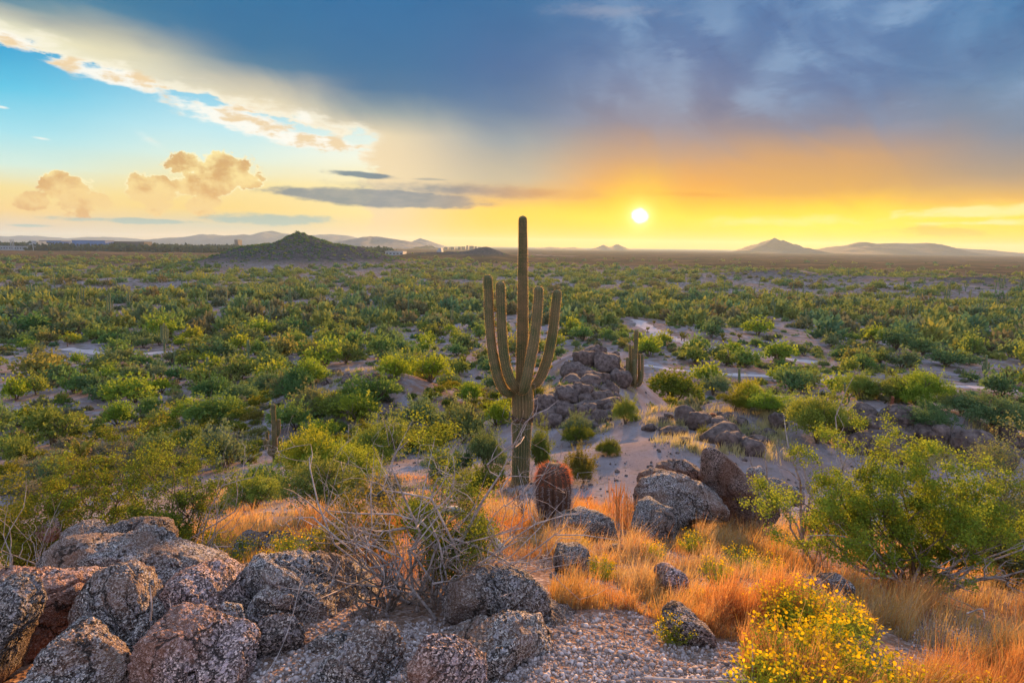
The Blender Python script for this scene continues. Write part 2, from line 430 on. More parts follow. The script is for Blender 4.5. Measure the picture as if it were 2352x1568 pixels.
def mix(nt, f, a, b, mode='MIX'):
    n = nt.nodes.new('ShaderNodeMix'); n.data_type = 'RGBA'; n.blend_type = mode
    for i, v in ((0, f), (6, a), (7, b)):
        if isinstance(v, bpy.types.NodeSocket): nt.links.new(v, n.inputs[i])
        elif i == 0: n.inputs[i].default_value = v
        else: n.inputs[i].default_value = (*v, 1)
    return n.outputs[2]
def bump(nt, b, sock, strength, dist):
    n = nt.nodes.new('ShaderNodeBump'); n.inputs['Strength'].default_value = strength; n.inputs['Distance'].default_value = dist
    nt.links.new(sock, n.inputs['Height']); nt.links.new(n.outputs[0], b.inputs['Normal']); return n

def mat_ground():
    m, nt, b = mat('desert_ground', 1.0); b.inputs['Specular IOR Level'].default_value = 0.0
    g = nt.nodes.new('ShaderNodeNewGeometry').outputs['Position']
    n1 = tex(nt, 'Noise', g, 0.035, Detail=6, Roughness=0.6).outputs[0]
    n2 = tex(nt, 'Noise', g, 0.5, Detail=6, Roughness=0.65).outputs[0]
    n3 = tex(nt, 'Noise', g, 9.0, Detail=4, Roughness=0.7).outputs[0]
    vo = tex(nt, 'Voronoi', g, 38.0); vo2 = tex(nt, 'Voronoi', g, 2.6)
    c = ramp(nt, n1, [(0.35, (0.25, 0.215, 0.22)), (0.50, (0.21, 0.155, 0.135)), (0.64, (0.24, 0.135, 0.09))])
    c = mix(nt, ramp(nt, n2, [(0.44, 0.0), (0.62, 0.9)]), c, (0.27, 0.26, 0.29))
    c = mix(nt, ramp(nt, vo2.outputs['Distance'], [(0.08, 0.65), (0.30, 0.0)]), c, (0.13, 0.12, 0.09))
    sp = nt.nodes.new('ShaderNodeSeparateXYZ'); nt.links.new(g, sp.inputs[0])
    ln = nt.nodes.new('ShaderNodeVectorMath'); ln.operation = 'LENGTH'; nt.links.new(g, ln.inputs[0])
    # far plain: thin creosote cover, too fine to be seen plant by plant
    far = nt.nodes.new('ShaderNodeMapRange'); nt.links.new(ln.outputs['Value'], far.inputs[0]); far.inputs[1].default_value = 450; far.inputs[2].default_value = 900
    f1 = tex(nt, 'Noise', g, 0.012, Detail=9, Roughness=0.75).outputs[0]
    fc = ramp(nt, f1, [(0.36, (0.05, 0.042, 0.018)), (0.48, (0.09, 0.06, 0.025)), (0.58, (0.15, 0.085, 0.04)), (0.72, (0.26, 0.16, 0.09))])
    mv = tex(nt, 'Voronoi', g, 0.42, Randomness=1.0); md = nt.nodes.new('ShaderNodeMapRange'); nt.links.new(ln.outputs['Value'], md.inputs[0]); md.inputs[1].default_value = 60; md.inputs[2].default_value = 220
    mm_ = nt.nodes.new('ShaderNodeMath'); mm_.operation = 'MULTIPLY'; nt.links.new(md.outputs[0], mm_.inputs[0]); nt.links.new(ramp(nt, mv.outputs['Distance'], [(0.25, 0.9), (0.55, 0.0)]), mm_.inputs[1])
    c = mix(nt, mm_.outputs[0], c, (0.085, 0.09, 0.045))
    c = mix(nt, far.outputs[0], c, fc)
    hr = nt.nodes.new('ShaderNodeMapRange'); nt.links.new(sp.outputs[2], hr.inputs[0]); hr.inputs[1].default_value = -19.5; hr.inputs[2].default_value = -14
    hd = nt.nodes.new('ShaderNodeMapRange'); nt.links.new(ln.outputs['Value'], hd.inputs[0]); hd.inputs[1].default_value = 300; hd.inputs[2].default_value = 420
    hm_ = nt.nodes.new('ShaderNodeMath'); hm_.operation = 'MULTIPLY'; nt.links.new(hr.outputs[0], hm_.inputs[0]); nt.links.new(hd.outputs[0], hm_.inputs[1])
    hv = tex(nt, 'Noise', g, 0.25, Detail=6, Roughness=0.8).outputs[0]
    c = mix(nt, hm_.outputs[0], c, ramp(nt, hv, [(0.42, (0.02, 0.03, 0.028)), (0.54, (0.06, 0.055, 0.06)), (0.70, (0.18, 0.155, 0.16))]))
    # near hilltop: darker brown decomposed granite with pale grains
    near = nt.nodes.new('ShaderNodeMapRange'); nt.links.new(ln.outputs['Value'], near.inputs[0]); near.inputs[1].default_value = 13; near.inputs[2].default_value = 6
    gr = ramp(nt, vo.outputs['Color'], [(0.25, (0.10, 0.085, 0.08)), (0.5, (0.28, 0.24, 0.23)), (0.75, (0.55, 0.50, 0.49))])
    gr = mix(nt, ramp(nt, n3, [(0.42, 0.75), (0.62, 0.1)]), gr, (0.17, 0.10, 0.065))
    gr = mix(nt, ramp(nt, n2, [(0.35, 0.25), (0.6, 0.75)]), gr, (0.24, 0.125, 0.065))
    c = mix(nt, near.outputs[0], c, gr)
    c = mix(nt, ramp(nt, n3, [(0.3, 0.35), (0.6, 0.0)]), c, (0.12, 0.10, 0.09))
    nt.links.new(c, b.inputs['Base Color'])
    ad = nt.nodes.new('ShaderNodeMath'); ad.operation = 'ADD'; nt.links.new(n3, ad.inputs[0]); nt.links.new(vo.outputs['Distance'], ad.inputs[1])
    bump(nt, b, ad.outputs[0], 0.6, 0.03)
    return m
def mat_granite(name, dark=1.0, scale=60.0, tint=(1, 1, 1)):
    m, nt, b = mat(name, 0.85)
    o = nt.nodes.new('ShaderNodeNewGeometry').outputs['Position']
    w = tex(nt, 'Noise', o, 30.0, Detail=3)
    va = nt.nodes.new('ShaderNodeVectorMath'); va.operation = 'MULTIPLY_ADD'; nt.links.new(w.outputs['Color'], va.inputs[0]); va.inputs[1].default_value = (0.02,) * 3; nt.links.new(o, va.inputs[2])
    v1 = tex(nt, 'Voronoi', va.outputs[0], scale)
    v2 = tex(nt, 'Voronoi', va.outputs[0], scale * 0.42)
    n1 = tex(nt, 'Noise', o, scale * 0.5, Detail=5, Roughness=0.75).outputs[0]
    n2 = tex(nt, 'Noise', o, 3.0, Detail=4).outputs[0]
    D = lambda *c: tuple(x * dark * t for x, t in zip(c, tint))
    c = ramp(nt, v1.outputs['Color'], [(0.18, D(0.025, 0.022, 0.02)), (0.40, D(0.12, 0.105, 0.10)), (0.60, D(0.33, 0.30, 0.285)), (0.80, D(0.82, 0.76, 0.70))])
    c = mix(nt, ramp(nt, v2.outputs['Color'], [(0.66, 0.0), (0.78, 0.75)]), c, D(0.50, 0.47, 0.50))
    c = mix(nt, ramp(nt, n1, [(0.40, 0.85), (0.52, 0.0)]), c, D(0.035, 0.03, 0.028))
    c = mix(nt, ramp(nt, n2, [(0.46, 0.0), (0.62, 0.6)]), c, D(0.24, 0.14, 0.09))
    n4 = tex(nt, 'Noise', o, 5.5, Detail=7, Roughness=0.7).outputs[0]; n5 = tex(nt, 'Noise', o, 2.1, Detail=7, Roughness=0.68, Distortion=0.6).outputs[0]
    c = mix(nt, ramp(nt, n4, [(0.30, 0.75), (0.44, 0.0)]), c, D(0.05, 0.042, 0.04))
    c = mix(nt, ramp(nt, n4, [(0.60, 0.0), (0.70, 0.55)]), c, D(0.36, 0.36, 0.33))
    c = mix(nt, ramp(nt, n5, [(0.56, 0.0), (0.66, 0.55)]), c, D(0.27, 0.13, 0.07))
    vw = nt.nodes.new('ShaderNodeVectorMath'); vw.operation = 'MULTIPLY_ADD'; nt.links.new(tex(nt, 'Noise', o, 4.0, Detail=5, Roughness=0.65).outputs['Color'], vw.inputs[0]); vw.inputs[1].default_value = (0.35,) * 3; nt.links.new(o, vw.inputs[2])
    ve = tex(nt, 'Voronoi', vw.outputs[0], 2.3 * scale / 150); ve.feature = 'DISTANCE_TO_EDGE'
    ck = nt.nodes.new('ShaderNodeMath'); ck.operation = 'MULTIPLY'; nt.links.new(ramp(nt, ve.outputs['Distance'], [(0.004, 0.95), (0.022, 0.0)]), ck.inputs[0]); nt.links.new(ramp(nt, n5, [(0.40, 0.0), (0.50, 1.0)]), ck.inputs[1])
    c = mix(nt, ck.outputs[0], c, D(0.03, 0.024, 0.02))
    nt.links.new(c, b.inputs['Base Color'])
    a0_ = nt.nodes.new('ShaderNodeMath'); a0_.operation = 'MULTIPLY_ADD'; nt.links.new(ck.outputs[0], a0_.inputs[0]); a0_.inputs[1].default_value = -1.5; nt.links.new(n1, a0_.inputs[2])
    ad = nt.nodes.new('ShaderNodeMath'); ad.operation = 'ADD'; nt.links.new(a0_.outputs[0], ad.inputs[0]); nt.links.new(v1.outputs['Distance'], ad.inputs[1])
    bump(nt, b, ad.outputs[0], 1.0, 0.03 * 60 / scale)
    return m
def mat_leaf(name, cols, transl=0.45, attr=False):
    m = bpy.data.materials.new(name); m.use_nodes = True; nt = m.node_tree; nt.nodes.clear()
    out = nt.nodes.new('ShaderNodeOutputMaterial')
    if attr: r = nt.nodes.new('ShaderNodeAttribute'); r.attribute_name = 'tone'; rs_ = r.outputs['Fac']
    else: r = nt.nodes.new('ShaderNodeObjectInfo'); rs_ = r.outputs['Random']
    k = len(cols)
    c = ramp(nt, rs_, [(i / (k - 1), cc) for i, cc in enumerate(cols)])
    g = nt.nodes.new('ShaderNodeNewGeometry')
    n1 = tex(nt, 'Noise', g.outputs['Position'], 1.3, Detail=3).outputs[0]
    c = mix(nt, ramp(nt, n1, [(0.38, 0.6), (0.62, 0.0)]), c, mix(nt, 1.0, c, (0.55, 0.62, 0.6), 'MULTIPLY'))
    c = mix(nt, ramp(nt, g.outputs['Random Per Island'], [(0.5, 0.0), (1.0, 0.45)]), c, mix(nt, 1.0, c, (1.7, 1.45, 0.9), 'MULTIPLY'))
    d = nt.nodes.new('ShaderNodeBsdfDiffuse'); t = nt.nodes.new('ShaderNodeBsdfTranslucent'); mx = nt.nodes.new('ShaderNodeMixShader')
    nt.links.new(c, d.inputs[0]); nt.links.new(mix(nt, 1.0, c, (1.35, 1.25, 0.8), 'MULTIPLY'), t.inputs[0])
    mx.inputs[0].default_value = transl
    nt.links.new(d.outputs[0], mx.inputs[1]); nt.links.new(t.outputs[0], mx.inputs[2]); nt.links.new(mx.outputs[0], out.inputs[0])
    return m
def mat_noise(name, c0, c1, scale=8.0, rough=0.85, bstr=0.3, bd=0.01, coord='Position'):
    m, nt, b = mat(name, rough)
    g = nt.nodes.new('ShaderNodeNewGeometry').outputs['Position'] if coord == 'Position' else nt.nodes.new('ShaderNodeTexCoord').outputs['Object']
    n1 = tex(nt, 'Noise', g, scale, Detail=6, Roughness=0.65).outputs[0]
    nt.links.new(ramp(nt, n1, [(0.35, c0), (0.65, c1)]), b.inputs['Base Color'])
    bump(nt, b, n1, bstr, bd); return m
M = {}
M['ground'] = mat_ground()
M['granite'] = mat_granite('granite_coarse', 1.0, 150)
M['granite_pink'] = mat_granite('granite_pinkish', 1.05, 150, (1.2, 0.98, 0.95))
M['granite_dark'] = mat_granite('granite_dark', 0.75, 160)
M['granite_brown'] = mat_granite('granite_brown', 0.75, 150, (1.08, 0.95, 0.9))
M['rubble'] = mat_noise('rubble_stone', (0.04, 0.03, 0.027), (0.155, 0.122, 0.112), 4.5, 0.95, 0.9, 0.06)
_m, _nt, _b = mat('gravel_grains', 0.9); _g = _nt.nodes.new('ShaderNodeNewGeometry')
_nt.links.new(ramp(_nt, _g.outputs['Random Per Island'], [(0.0, (0.10, 0.08, 0.075)), (0.3, (0.26, 0.22, 0.21)), (0.7, (0.36, 0.31, 0.30)), (1.0, (0.56, 0.50, 0.48))]), _b.inputs['Base Color']); M['gravel'] = _m
M['leaf_palo'] = mat_leaf('palo_verde_foliage', [(0.14, 0.23, 0.06), (0.10, 0.21, 0.08), (0.22, 0.28, 0.06), (0.14, 0.20, 0.06), (0.21, 0.21, 0.07), (0.11, 0.21, 0.11)], 0.45)
M['leaf_teal'] = mat_leaf('blue_green_foliage', [(0.10, 0.20, 0.08), (0.14, 0.20, 0.12), (0.08, 0.18, 0.07), (0.16, 0.19, 0.10)], 0.4)
M['leaf_olive'] = mat_leaf('creosote_foliage', [(0.12, 0.17, 0.03), (0.18, 0.19, 0.03), (0.09, 0.15, 0.035), (0.17, 0.15, 0.04)], 0.5)
M['leaf_yellow'] = mat_leaf('yellow_green_foliage', [(0.22, 0.30, 0.035), (0.17, 0.28, 0.05), (0.28, 0.31, 0.04)], 0.5)
M['leaf_sage'] = mat_leaf('sage_foliage', [(0.16, 0.18, 0.13), (0.20, 0.20, 0.15), (0.12, 0.15, 0.12)], 0.3)
M['leaf_far'] = mat_leaf('far_scrub_foliage', [(0.12, 0.20, 0.08), (0.18, 0.24, 0.08), (0.26, 0.29, 0.08), (0.10, 0.21, 0.12), (0.17, 0.16, 0.09), (0.14, 0.19, 0.13)], 0.22, attr=True)
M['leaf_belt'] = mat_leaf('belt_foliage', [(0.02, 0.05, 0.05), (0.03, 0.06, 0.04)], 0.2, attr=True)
M['grass'] = mat_leaf('dry_grass', [(0.40, 0.17, 0.07), (0.56, 0.31, 0.14), (0.50, 0.34, 0.12), (0.50, 0.40, 0.28), (0.38, 0.31, 0.24), (0.36, 0.17, 0.09)], 0.45, attr=True)
M['tuft'] = mat_leaf('pale_tuft', [(0.40, 0.38, 0.22), (0.50, 0.44, 0.26), (0.30, 0.32, 0.18)], 0.4, attr=True)
M['flower'] = mat_leaf('yellow_petals', [(0.80, 0.50, 0.01), (0.85, 0.58, 0.02)], 0.4)
M['stem'] = mat_leaf('green_stem', [(0.20, 0.22, 0.04), (0.26, 0.24, 0.05)], 0.3)
M['bark'] = mat_noise('dark_bark', (0.06, 0.045, 0.035), (0.16, 0.12, 0.09), 20)
M['deadwood'] = mat_noise('grey_deadwood', (0.16, 0.135, 0.125), (0.44, 0.39, 0.37), 26, bd=0.004)
M['spine'] = mat_leaf('pale_spines', [(0.60, 0.42, 0.24), (0.64, 0.46, 0.26)], 0.5)
M['spine_red'] = mat_leaf('red_spines', [(0.42, 0.11, 0.06), (0.50, 0.20, 0.12)], 0.45)
M['path'] = mat_noise('pale_dirt', (0.34, 0.30, 0.30), (0.46, 0.42, 0.42), 1.2, 1.0); M['path'].node_tree.nodes['Principled BSDF'].inputs['Specular IOR Level'].default_value = 0
M['road'] = mat_noise('road_dirt', (0.14, 0.10, 0.075), (0.26, 0.20, 0.17), 0.05, 1.0); M['road'].node_tree.nodes['Principled BSDF'].inputs['Specular IOR Level'].default_value = 0
M['skin'] = mat_noise('saguaro_skin', (0.055, 0.085, 0.035), (0.17, 0.135, 0.07), 1.6, 0.7)
M['skin_far'] = mat_noise('saguaro_skin_far', (0.08, 0.13, 0.06), (0.13, 0.18, 0.09), 2, 0.7)
M['corky'] = mat_noise('corky_bark', (0.16, 0.13, 0.09), (0.30, 0.25, 0.18), 12, 0.9, 0.8, 0.02)
M['scar'] = mat_noise('scar_tissue', (0.04, 0.03, 0.02), (0.13, 0.09, 0.06), 25, 0.9, 0.8, 0.02)
M['barrel'] = mat_noise('barrel_skin', (0.06, 0.035, 0.025), (0.12, 0.07, 0.045), 15)
M['mountain_hazed'] = mat_noise('mountain_haze_tint', (0.012, 0.04, 0.06), (0.035, 0.07, 0.10), 0.01, 0.95, 0.6, 30)  # blue of the distant haze is painted into the rock colour
M['mountain_brown'] = mat_noise('mountain_brown_rock', (0.02, 0.012, 0.008), (0.06, 0.035, 0.02), 0.01, 0.95, 0.6, 30)
M['mountain'] = mat_noise('mountain_rock', (0.05, 0.06, 0.075), (0.11, 0.11, 0.12), 0.01, 0.95, 0.6, 30)
M['white_wall'] = mat_noise('white_wall', (0.14, 0.21, 0.27), (0.24, 0.31, 0.36), 0.05, 0.8, 0.02, 0.01)
M['blue_wall'] = mat_noise('blue_grey_wall', (0.03, 0.12, 0.30), (0.05, 0.16, 0.36), 0.02, 0.7, 0.02, 0.01)
M['dark_roof'] = mat_noise('dark_roof', (0.03, 0.04, 0.05), (0.06, 0.07, 0.08), 0.05, 0.8, 0.02, 0.01)
M['pane'] = mat_noise('dark_window', (0.02, 0.03, 0.05), (0.03, 0.04, 0.06), 0.5, 0.2, 0.0, 0.01)
M['rust'] = mat_noise('rusty_steel', (0.10, 0.035, 0.02), (0.22, 0.08, 0.04), 8)
M['bone'] = mat_noise('cactus_rib_wood', (0.05, 0.045, 0.04), (0.60, 0.56, 0.50), 55, 0.8, 0.6, 0.01)

# ------------------------------------------------------------------ ground sheet
def polar_ground():
    az = np.concatenate([np.linspace(-180, -64, 40)[:-1], np.linspace(-64, 64, 560), np.linspace(64, 180, 40)[1:-1]])
    rad = np.concatenate([[0.3, 0.7, 1.1], np.geomspace(1.4, 60, 300), np.geomspace(61, 1500, 240), np.geomspace(1560, 26000, 50)])
    A, D = np.meshgrid(np.radians(az), rad)
    x, y = D * np.sin(A), D * np.cos(A)
    z = H(x, y)
    V = np.stack([x, y, z], -1).reshape(-1, 3)
    nr, na = A.shape
    i = np.arange(nr - 1)[:, None]; j = np.arange(na)[None]; jn = (j + 1) % na
    F = np.stack([i * na + j, i * na + jn, (i + 1) * na + jn, (i + 1) * na + j], -1).reshape(-1, 4)
    V = np.vstack([V, [0, 0, hz(0, 0.0)]]); c = len(V) - 1
    T = np.stack([np.full(na, c), (np.arange(na) + 1) % na, np.arange(na)], -1)
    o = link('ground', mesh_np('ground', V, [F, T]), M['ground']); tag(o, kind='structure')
polar_ground()

# pale dirt tracks draped over the ground
def strip(pts, width, lift=0.05):
    W = [at(*p) for p in pts]
    P = spline([[w.x, w.y, 0] for w in W], 14 * len(W))
    T = np.gradient(P, axis=0); T /= np.linalg.norm(T, axis=1)[:, None]
    N = np.stack([-T[:, 1], T[:, 0], 0 * T[:, 0]], -1)
    k = 7; rows = []
    wv = width * (1 + 0.35 * fbm(np.arange(len(P)) * 0.21, np.zeros(len(P)), seed=4, oct=2))
    for s in np.linspace(-0.5, 0.5, k):
        q = P + N * (s * wv)[:, None]; edge_ = 1 - (abs(s) * 2) ** 4
        q[:, 2] = H(q[:, 0], q[:, 1]) + lift * edge_ - 0.02
        rows.append(q)
    V = np.stack(rows, 1).reshape(-1, 3); n = len(P)
    i = np.arange(n - 1)[:, None]; j = np.arange(k - 1)[None]
    F = np.stack([i * k + j, i * k + j + 1, (i + 1) * k + j + 1, (i + 1) * k + j], -1).reshape(-1, 4)
    return V, F
TRACKS = []
for pts, w in [([(1466, 735), (1480, 748), (1510, 764), (1545, 778), (1590, 789), (1660, 803), (1720, 812), (1800, 822), (1880, 832)], 4.6),
               ([(1478, 838), (1560, 850), (1640, 856), (1720, 862), (1800, 866), (1900, 872), (2020, 876), (2140, 884), (2260, 890), (2352, 900)], 2.6),
               ([(150, 800), (200, 806), (260, 812), (330, 812), (400, 808)], 3.2)]:
    V, F = strip(pts, w); TRACKS.append(V)
    tag(link('path', mesh_np('path', V, F), M['path']), kind='structure')
for pts, w in [([(2060, 642), (2100, 646), (2160, 650), (2240, 658), (2352, 664)], 7), ([(1840, 622), (1870, 628), (1920, 632), (1960, 638)], 8), ([(1228, 584), (1260, 587), (1330, 589)], 40)]:
    V, F = strip(pts, w, 0.35)
    tag(link('road', mesh_np('road', V, F), M['road']), kind='structure')
TP = np.concatenate(TRACKS)[:, :2]

# ------------------------------------------------------------------ far mountains
def mountain(prof, dep, label, depth=1500.0, seed=0, smoothk=1):
    prof = [(x, y) for x, y in prof]
    xs = np.linspace(prof[0][0], prof[-1][0], 150)
    ys = np.interp(xs, [p[0] for p in prof], [p[1] for p in prof])
    W = np.array([P3(x, y, dep) for x, y in zip(xs, ys)])
    top = W[:, 2] + 30; nv = 31; rows = []
    for v in np.linspace(-1, 1, nv):
        yy = dep + v * depth * 0.5
        fall = max(0.0, 1 - abs(v)) ** 0.85
        nz = fbm(W[:, 0] / 160, np.full(len(xs), v * 3.1), oct=5, seed=seed)
        sc = 1 + 0.35 * nz * (1 - (1 - abs(v)) ** 6)
        rows.append(np.stack([W[:, 0] + (yy - dep) * 0.02, np.full(len(xs), yy), -30 + np.maximum(top * fall * sc, -3)], -1))
    V = np.stack(rows, 0).reshape(-1, 3); n = len(xs)
    i = np.arange(nv - 1)[:, None]; j = np.arange(n - 1)[None]
    F = np.stack([i * n + j, i * n + j + 1, (i + 1) * n + j + 1, (i + 1) * n + j], -1).reshape(-1, 4)
    o = link('mountain', mesh_np('mountain', V, F), M['mountain_hazed' if prof[0][0] < 1000 else 'mountain_brown']); tag(o, kind='structure'); o['label'] = label
mountain([(0, 548), (40, 541), (90, 543), (150, 548), (200, 544), (260, 545), (330, 550), (400, 553)], 9500, 'low pale ridge on the left horizon', 2500, 1)
mountain([(372, 556), (400, 548), (440, 542), (490, 538), (530, 543), (570, 541), (600, 533), (625, 530), (650, 536), (700, 541), (760, 538), (800, 541), (850, 556)], 8200, 'long blue mountain range behind the dark hill', 2600, 2)
mountain([(760, 562), (790, 553), (830, 545), (865, 543), (900, 548), (930, 553), (950, 557), (980, 563)], 5200, 'blue grey mountain right of the dark hill', 1600, 3)
mountain([(925, 565), (950, 553), (965, 547), (985, 553), (1010, 562), (1030, 568)], 6600, 'small pale peak beyond the blue grey mountain', 1200, 4)
mountain([(1355, 573), (1372, 568), (1386, 562), (1398, 567), (1408, 566), (1420, 561), (1436, 568), (1450, 574)], 7000, 'pair of tiny buttes under the sun', 900, 5)
mountain([(1715, 576), (1745, 563), (1762, 556), (1779, 546), (1792, 552), (1800, 557), (1808, 555), (1825, 565), (1848, 577)], 5600, 'pointed brown mountain on the right horizon', 1400, 6)
mountain([(1870, 580), (1910, 571), (1950, 565), (1980, 556), (2010, 560), (2060, 558), (2110, 560), (2140, 570), (2170, 579)], 5800, 'long brown mountain on the right horizon', 1800, 7)
mountain([(2130, 581), (2170, 572), (2200, 570), (2260, 574), (2320, 580), (2360, 583)], 7000, 'low brown ridge at the right edge', 1500, 8)
mountain([(1230, 571), (1262, 567), (1290, 569), (1320, 568), (1345, 573)], 7400, 'thin ridge behind the tall saguaro', 900, 9)

# ------------------------------------------------------------------ rocks
def ico(sub):
    bm = bmesh.new(); bmesh.ops.create_icosphere(bm, subdivisions=sub, radius=1.0)
    V = np.array([v.co[:] for v in bm.verts]); F = np.array([[v.index for v in f.verts] for f in bm.faces]); bm.free()
    return V, F
ICO = {k: ico(k) for k in (2, 3, 4, 5, 6)}
def poly_radius(poly, th):
    P = np.asarray(poly, float); Q = np.roll(P, -1, 0); d = np.stack([np.cos(th), np.sin(th)], -1); best = np.full(len(th), 1e-3)
    for a, b in zip(P, Q):
        e = b - a; den = d[:, 0] * e[1] - d[:, 1] * e[0]; den = np.where(abs(den) < 1e-9, 1e-9, den)
        t = (a[0] * e[1] - a[1] * e[0]) / den; s = (a[0] * d[:, 1] - a[1] * d[:, 0]) / den
        ok = (t > 0) & (s >= -0.001) & (s <= 1.001)
        best = np.where(ok, np.maximum(best, t), best)
    return best
def rock_shape(seed, sub=5, facets=16, p=16):
    # a body bounded by planes at different distances, edges slightly worn
    rs_ = np.random.default_rng(seed); V, F = ICO[sub]; D = V / np.linalg.norm(V, axis=1)[:, None]
    N = rs_.normal(size=(facets, 3)); N /= np.linalg.norm(N, axis=1)[:, None]; N = np.vstack([N, np.eye(3), -np.eye(3)]); O = rs_.uniform(0.62, 1.0, len(N)); O[facets:] = rs_.uniform(.9, 1.1, 6)
    r = (np.maximum(D @ N.T, 0) / O) ** p
    return D * (r.sum(1) ** (-1 / p))[:, None], F
def add_rough(V, F, amp, seed, size):
    # push along approximate normals, in metres
    n = V - V.mean(0); n /= np.linalg.norm(n, axis=1)[:, None] + 1e-9
    s = size
    d = 0.35 * fbm(V[:, 0] / (s * .5), V[:, 1] / (s * .5), V[:, 2] / (s * .5), oct=3, seed=seed) + 0.35 * fbm(V[:, 0] / (s * .1), V[:, 1] / (s * .1), V[:, 2] / (s * .1), oct=3, seed=seed + 9)
    cr = np.abs(fbm(V[:, 0] / (s * .45) + 5, V[:, 1] / (s * .45), V[:, 2] / (s * .45), oct=2, seed=seed + 5))
    d = d - 1.5 * np.exp(-(cr / 0.022) ** 2) + 0.5 * np.abs(fbm(V[:, 0] / (s * .035), V[:, 1] / (s * .035), V[:, 2] / (s * .035), oct=2, seed=seed + 3))
    return V + n * (d * amp)[:, None]
def boulder(poly, dep, label, thick=0.8, seed=0, m='granite', sub=6, group='granite boulders on the hilltop', rough=0.055, name='boulder', lean=0.0):
    if dep < 0:
        qx = [q[0] for q in poly]; qy = [q[1] for q in poly]; pf = at((min(qx) + max(qx)) / 2, max(qy) - 4); dep = pf.y + 0.25 * thick * (max(qx) - min(qx)) * pf.y / FOC
    W = [P3(x, y, dep) for x, y in poly]
    xs = np.array([w.x for w in W]); zs = np.array([w.z for w in W])
    cx, cz = (xs.min() + xs.max()) / 2, (zs.min() + zs.max()) / 2
    # star centre = mean of outline
    cx = 0.5 * cx + 0.5 * xs.mean(); cz = 0.5 * cz + 0.5 * zs.mean()
    w, h = xs.max() - xs.min(), zs.max() - zs.min(); T = thick * 0.5 * min(w, h * 1.3)
    V, F = rock_shape(seed, sub, 15, 20)
    th = np.arctan2(V[:, 2], V[:, 0]); ths = np.linspace(-np.pi, np.pi, 361)
    Rr = poly_radius(np.stack([xs - cx, zs - cz], -1), ths)
    ker = np.hanning(9); ker /= ker.sum(); Rr = np.convolve(np.concatenate([Rr[-5:-1], Rr, Rr[1:5]]), ker, 'valid')
    rad = np.hypot(V[:, 0], V[:, 2]); rd = np.interp(th, ths, Rr)
    ip = rad ** 0.85
    out = np.stack([np.cos(th) * rd * ip, V[:, 1] * T * 1.05, np.sin(th) * rd * ip], -1)
    bi = ((th + np.pi) / (2 * np.pi) * 72).astype(int) % 72; mx_ = np.full(72, .5)
    np.maximum.at(mx_, bi, ip); mx_ = np.convolve(np.concatenate([mx_[-3:], mx_, mx_[:3]]), [.1, .2, .4, .2, .1], 'same')[3:-3]
    fs = np.interp((th + np.pi) / (2 * np.pi) * 72, np.arange(74) - .5, np.concatenate([mx_[-1:], mx_, mx_[:1]]))
    out[:, 0] /= fs; out[:, 2] /= fs
    out = add_rough(out, F, rough * min(w, h), seed, min(w, h))
    out[:, 1] += lean * out[:, 2]
    # rest in the ground: skirt of the rock continues below its visible foot
    base = Vector((cx, dep + T * 0.15, cz + out[:, 2].min()))
    out[:, 2] -= out[:, 2].min()
    o = link(name, mesh_np(name, out, F), M[m], loc=base)
    tag(o, label, 'boulder', group); return o
Z1 = lambda L_: [(x / 2.977, 1102.5 + y / 2.977) for x, y in L_]
def box(x0, y0, x1, y1, seed=0):
    r_ = random.Random(seed); cx, cy = (x0 + x1) / 2, (y0 + y1) / 2; out = []
    for k in range(14):
        a = k / 14 * 2 * math.pi; c, s = math.cos(a), math.sin(a); e = 0.62
        f = r_.uniform(0.84, 1.06)
        out.append((cx + (x1 - x0) / 2 * abs(c) ** e * (1 if c > 0 else -1) * f, cy + (y1 - y0) / 2 * abs(s) ** e * (1 if s > 0 else -1) * f))
    return out
boulder(Z1([(225, 640), (240, 560), (330, 460), (420, 400), (560, 372), (760, 400), (950, 385), (1100, 450), (1250, 510), (1400, 590), (1520, 640), (1470, 760), (1200, 840), (900, 900), (560, 900), (350, 820)]), 3.5, 'long granite boulder sloping down to the right, behind the left pile', 0.9, 1)
boulder(Z1([(650, 460), (680, 350), (740, 315), (830, 292), (960, 288), (1080, 292), (1140, 330), (1160, 440), (1120, 560), (700, 560)]), 4.0, 'flat topped grey boulder behind the long sloping one', 0.9, 2, 'granite_dark')
boulder(Z1([(400, 500), (418, 400), (440, 340), (520, 318), (600, 330), (670, 370), (660, 520)]), 4.1, 'small grey boulder left of the flat topped one', 0.9, 3)
boulder(Z1([(-160, 900), (-60, 650), (120, 650), (330, 690), (480, 730), (525, 790), (520, 900), (480, 1000), (430, 1080), (300, 1180), (0, 1300), (-120, 1200)]), 2.55, 'broad boulder at the left edge with orange sunlit side', 0.9, 4, 'granite_pink')
boulder(Z1([(-160, 820), (-60, 725), (100, 728), (200, 770), (240, 830), (235, 900), (180, 1000), (110, 1090), (40, 1250), (0, 1420), (-160, 1420)]), 2.2, 'dark boulder cut by the left edge of the picture', 0.8, 5, 'granite_dark')
boulder(Z1([(500, 980), (530, 820), (600, 700), (700, 620), (800, 592), (940, 640), (1010, 730), (1080, 850), (1110, 980), (1080, 1150), (1040, 1380), (880, 1450), (700, 1380), (560, 1200)]), 2.45, 'tall round topped boulder in the middle of the left pile', 0.9, 6)
boulder(Z1([(1040, 860), (1100, 740), (1180, 690), (1290, 668), (1450, 730), (1560, 820), (1640, 900), (1690, 1060), (1640, 1200), (1200, 1200), (1080, 1050)]), 2.62, 'brown boulder behind the pale pink one', 0.9, 7, 'granite_pink')
boulder(Z1([(1420, 940), (1460, 860), (1530, 843), (1600, 890), (1660, 970), (1700, 1090), (1660, 1180), (1460, 1160)]), 2.35, 'pale wedge of granite with a bright right edge', 0.6, 8, sub=5)
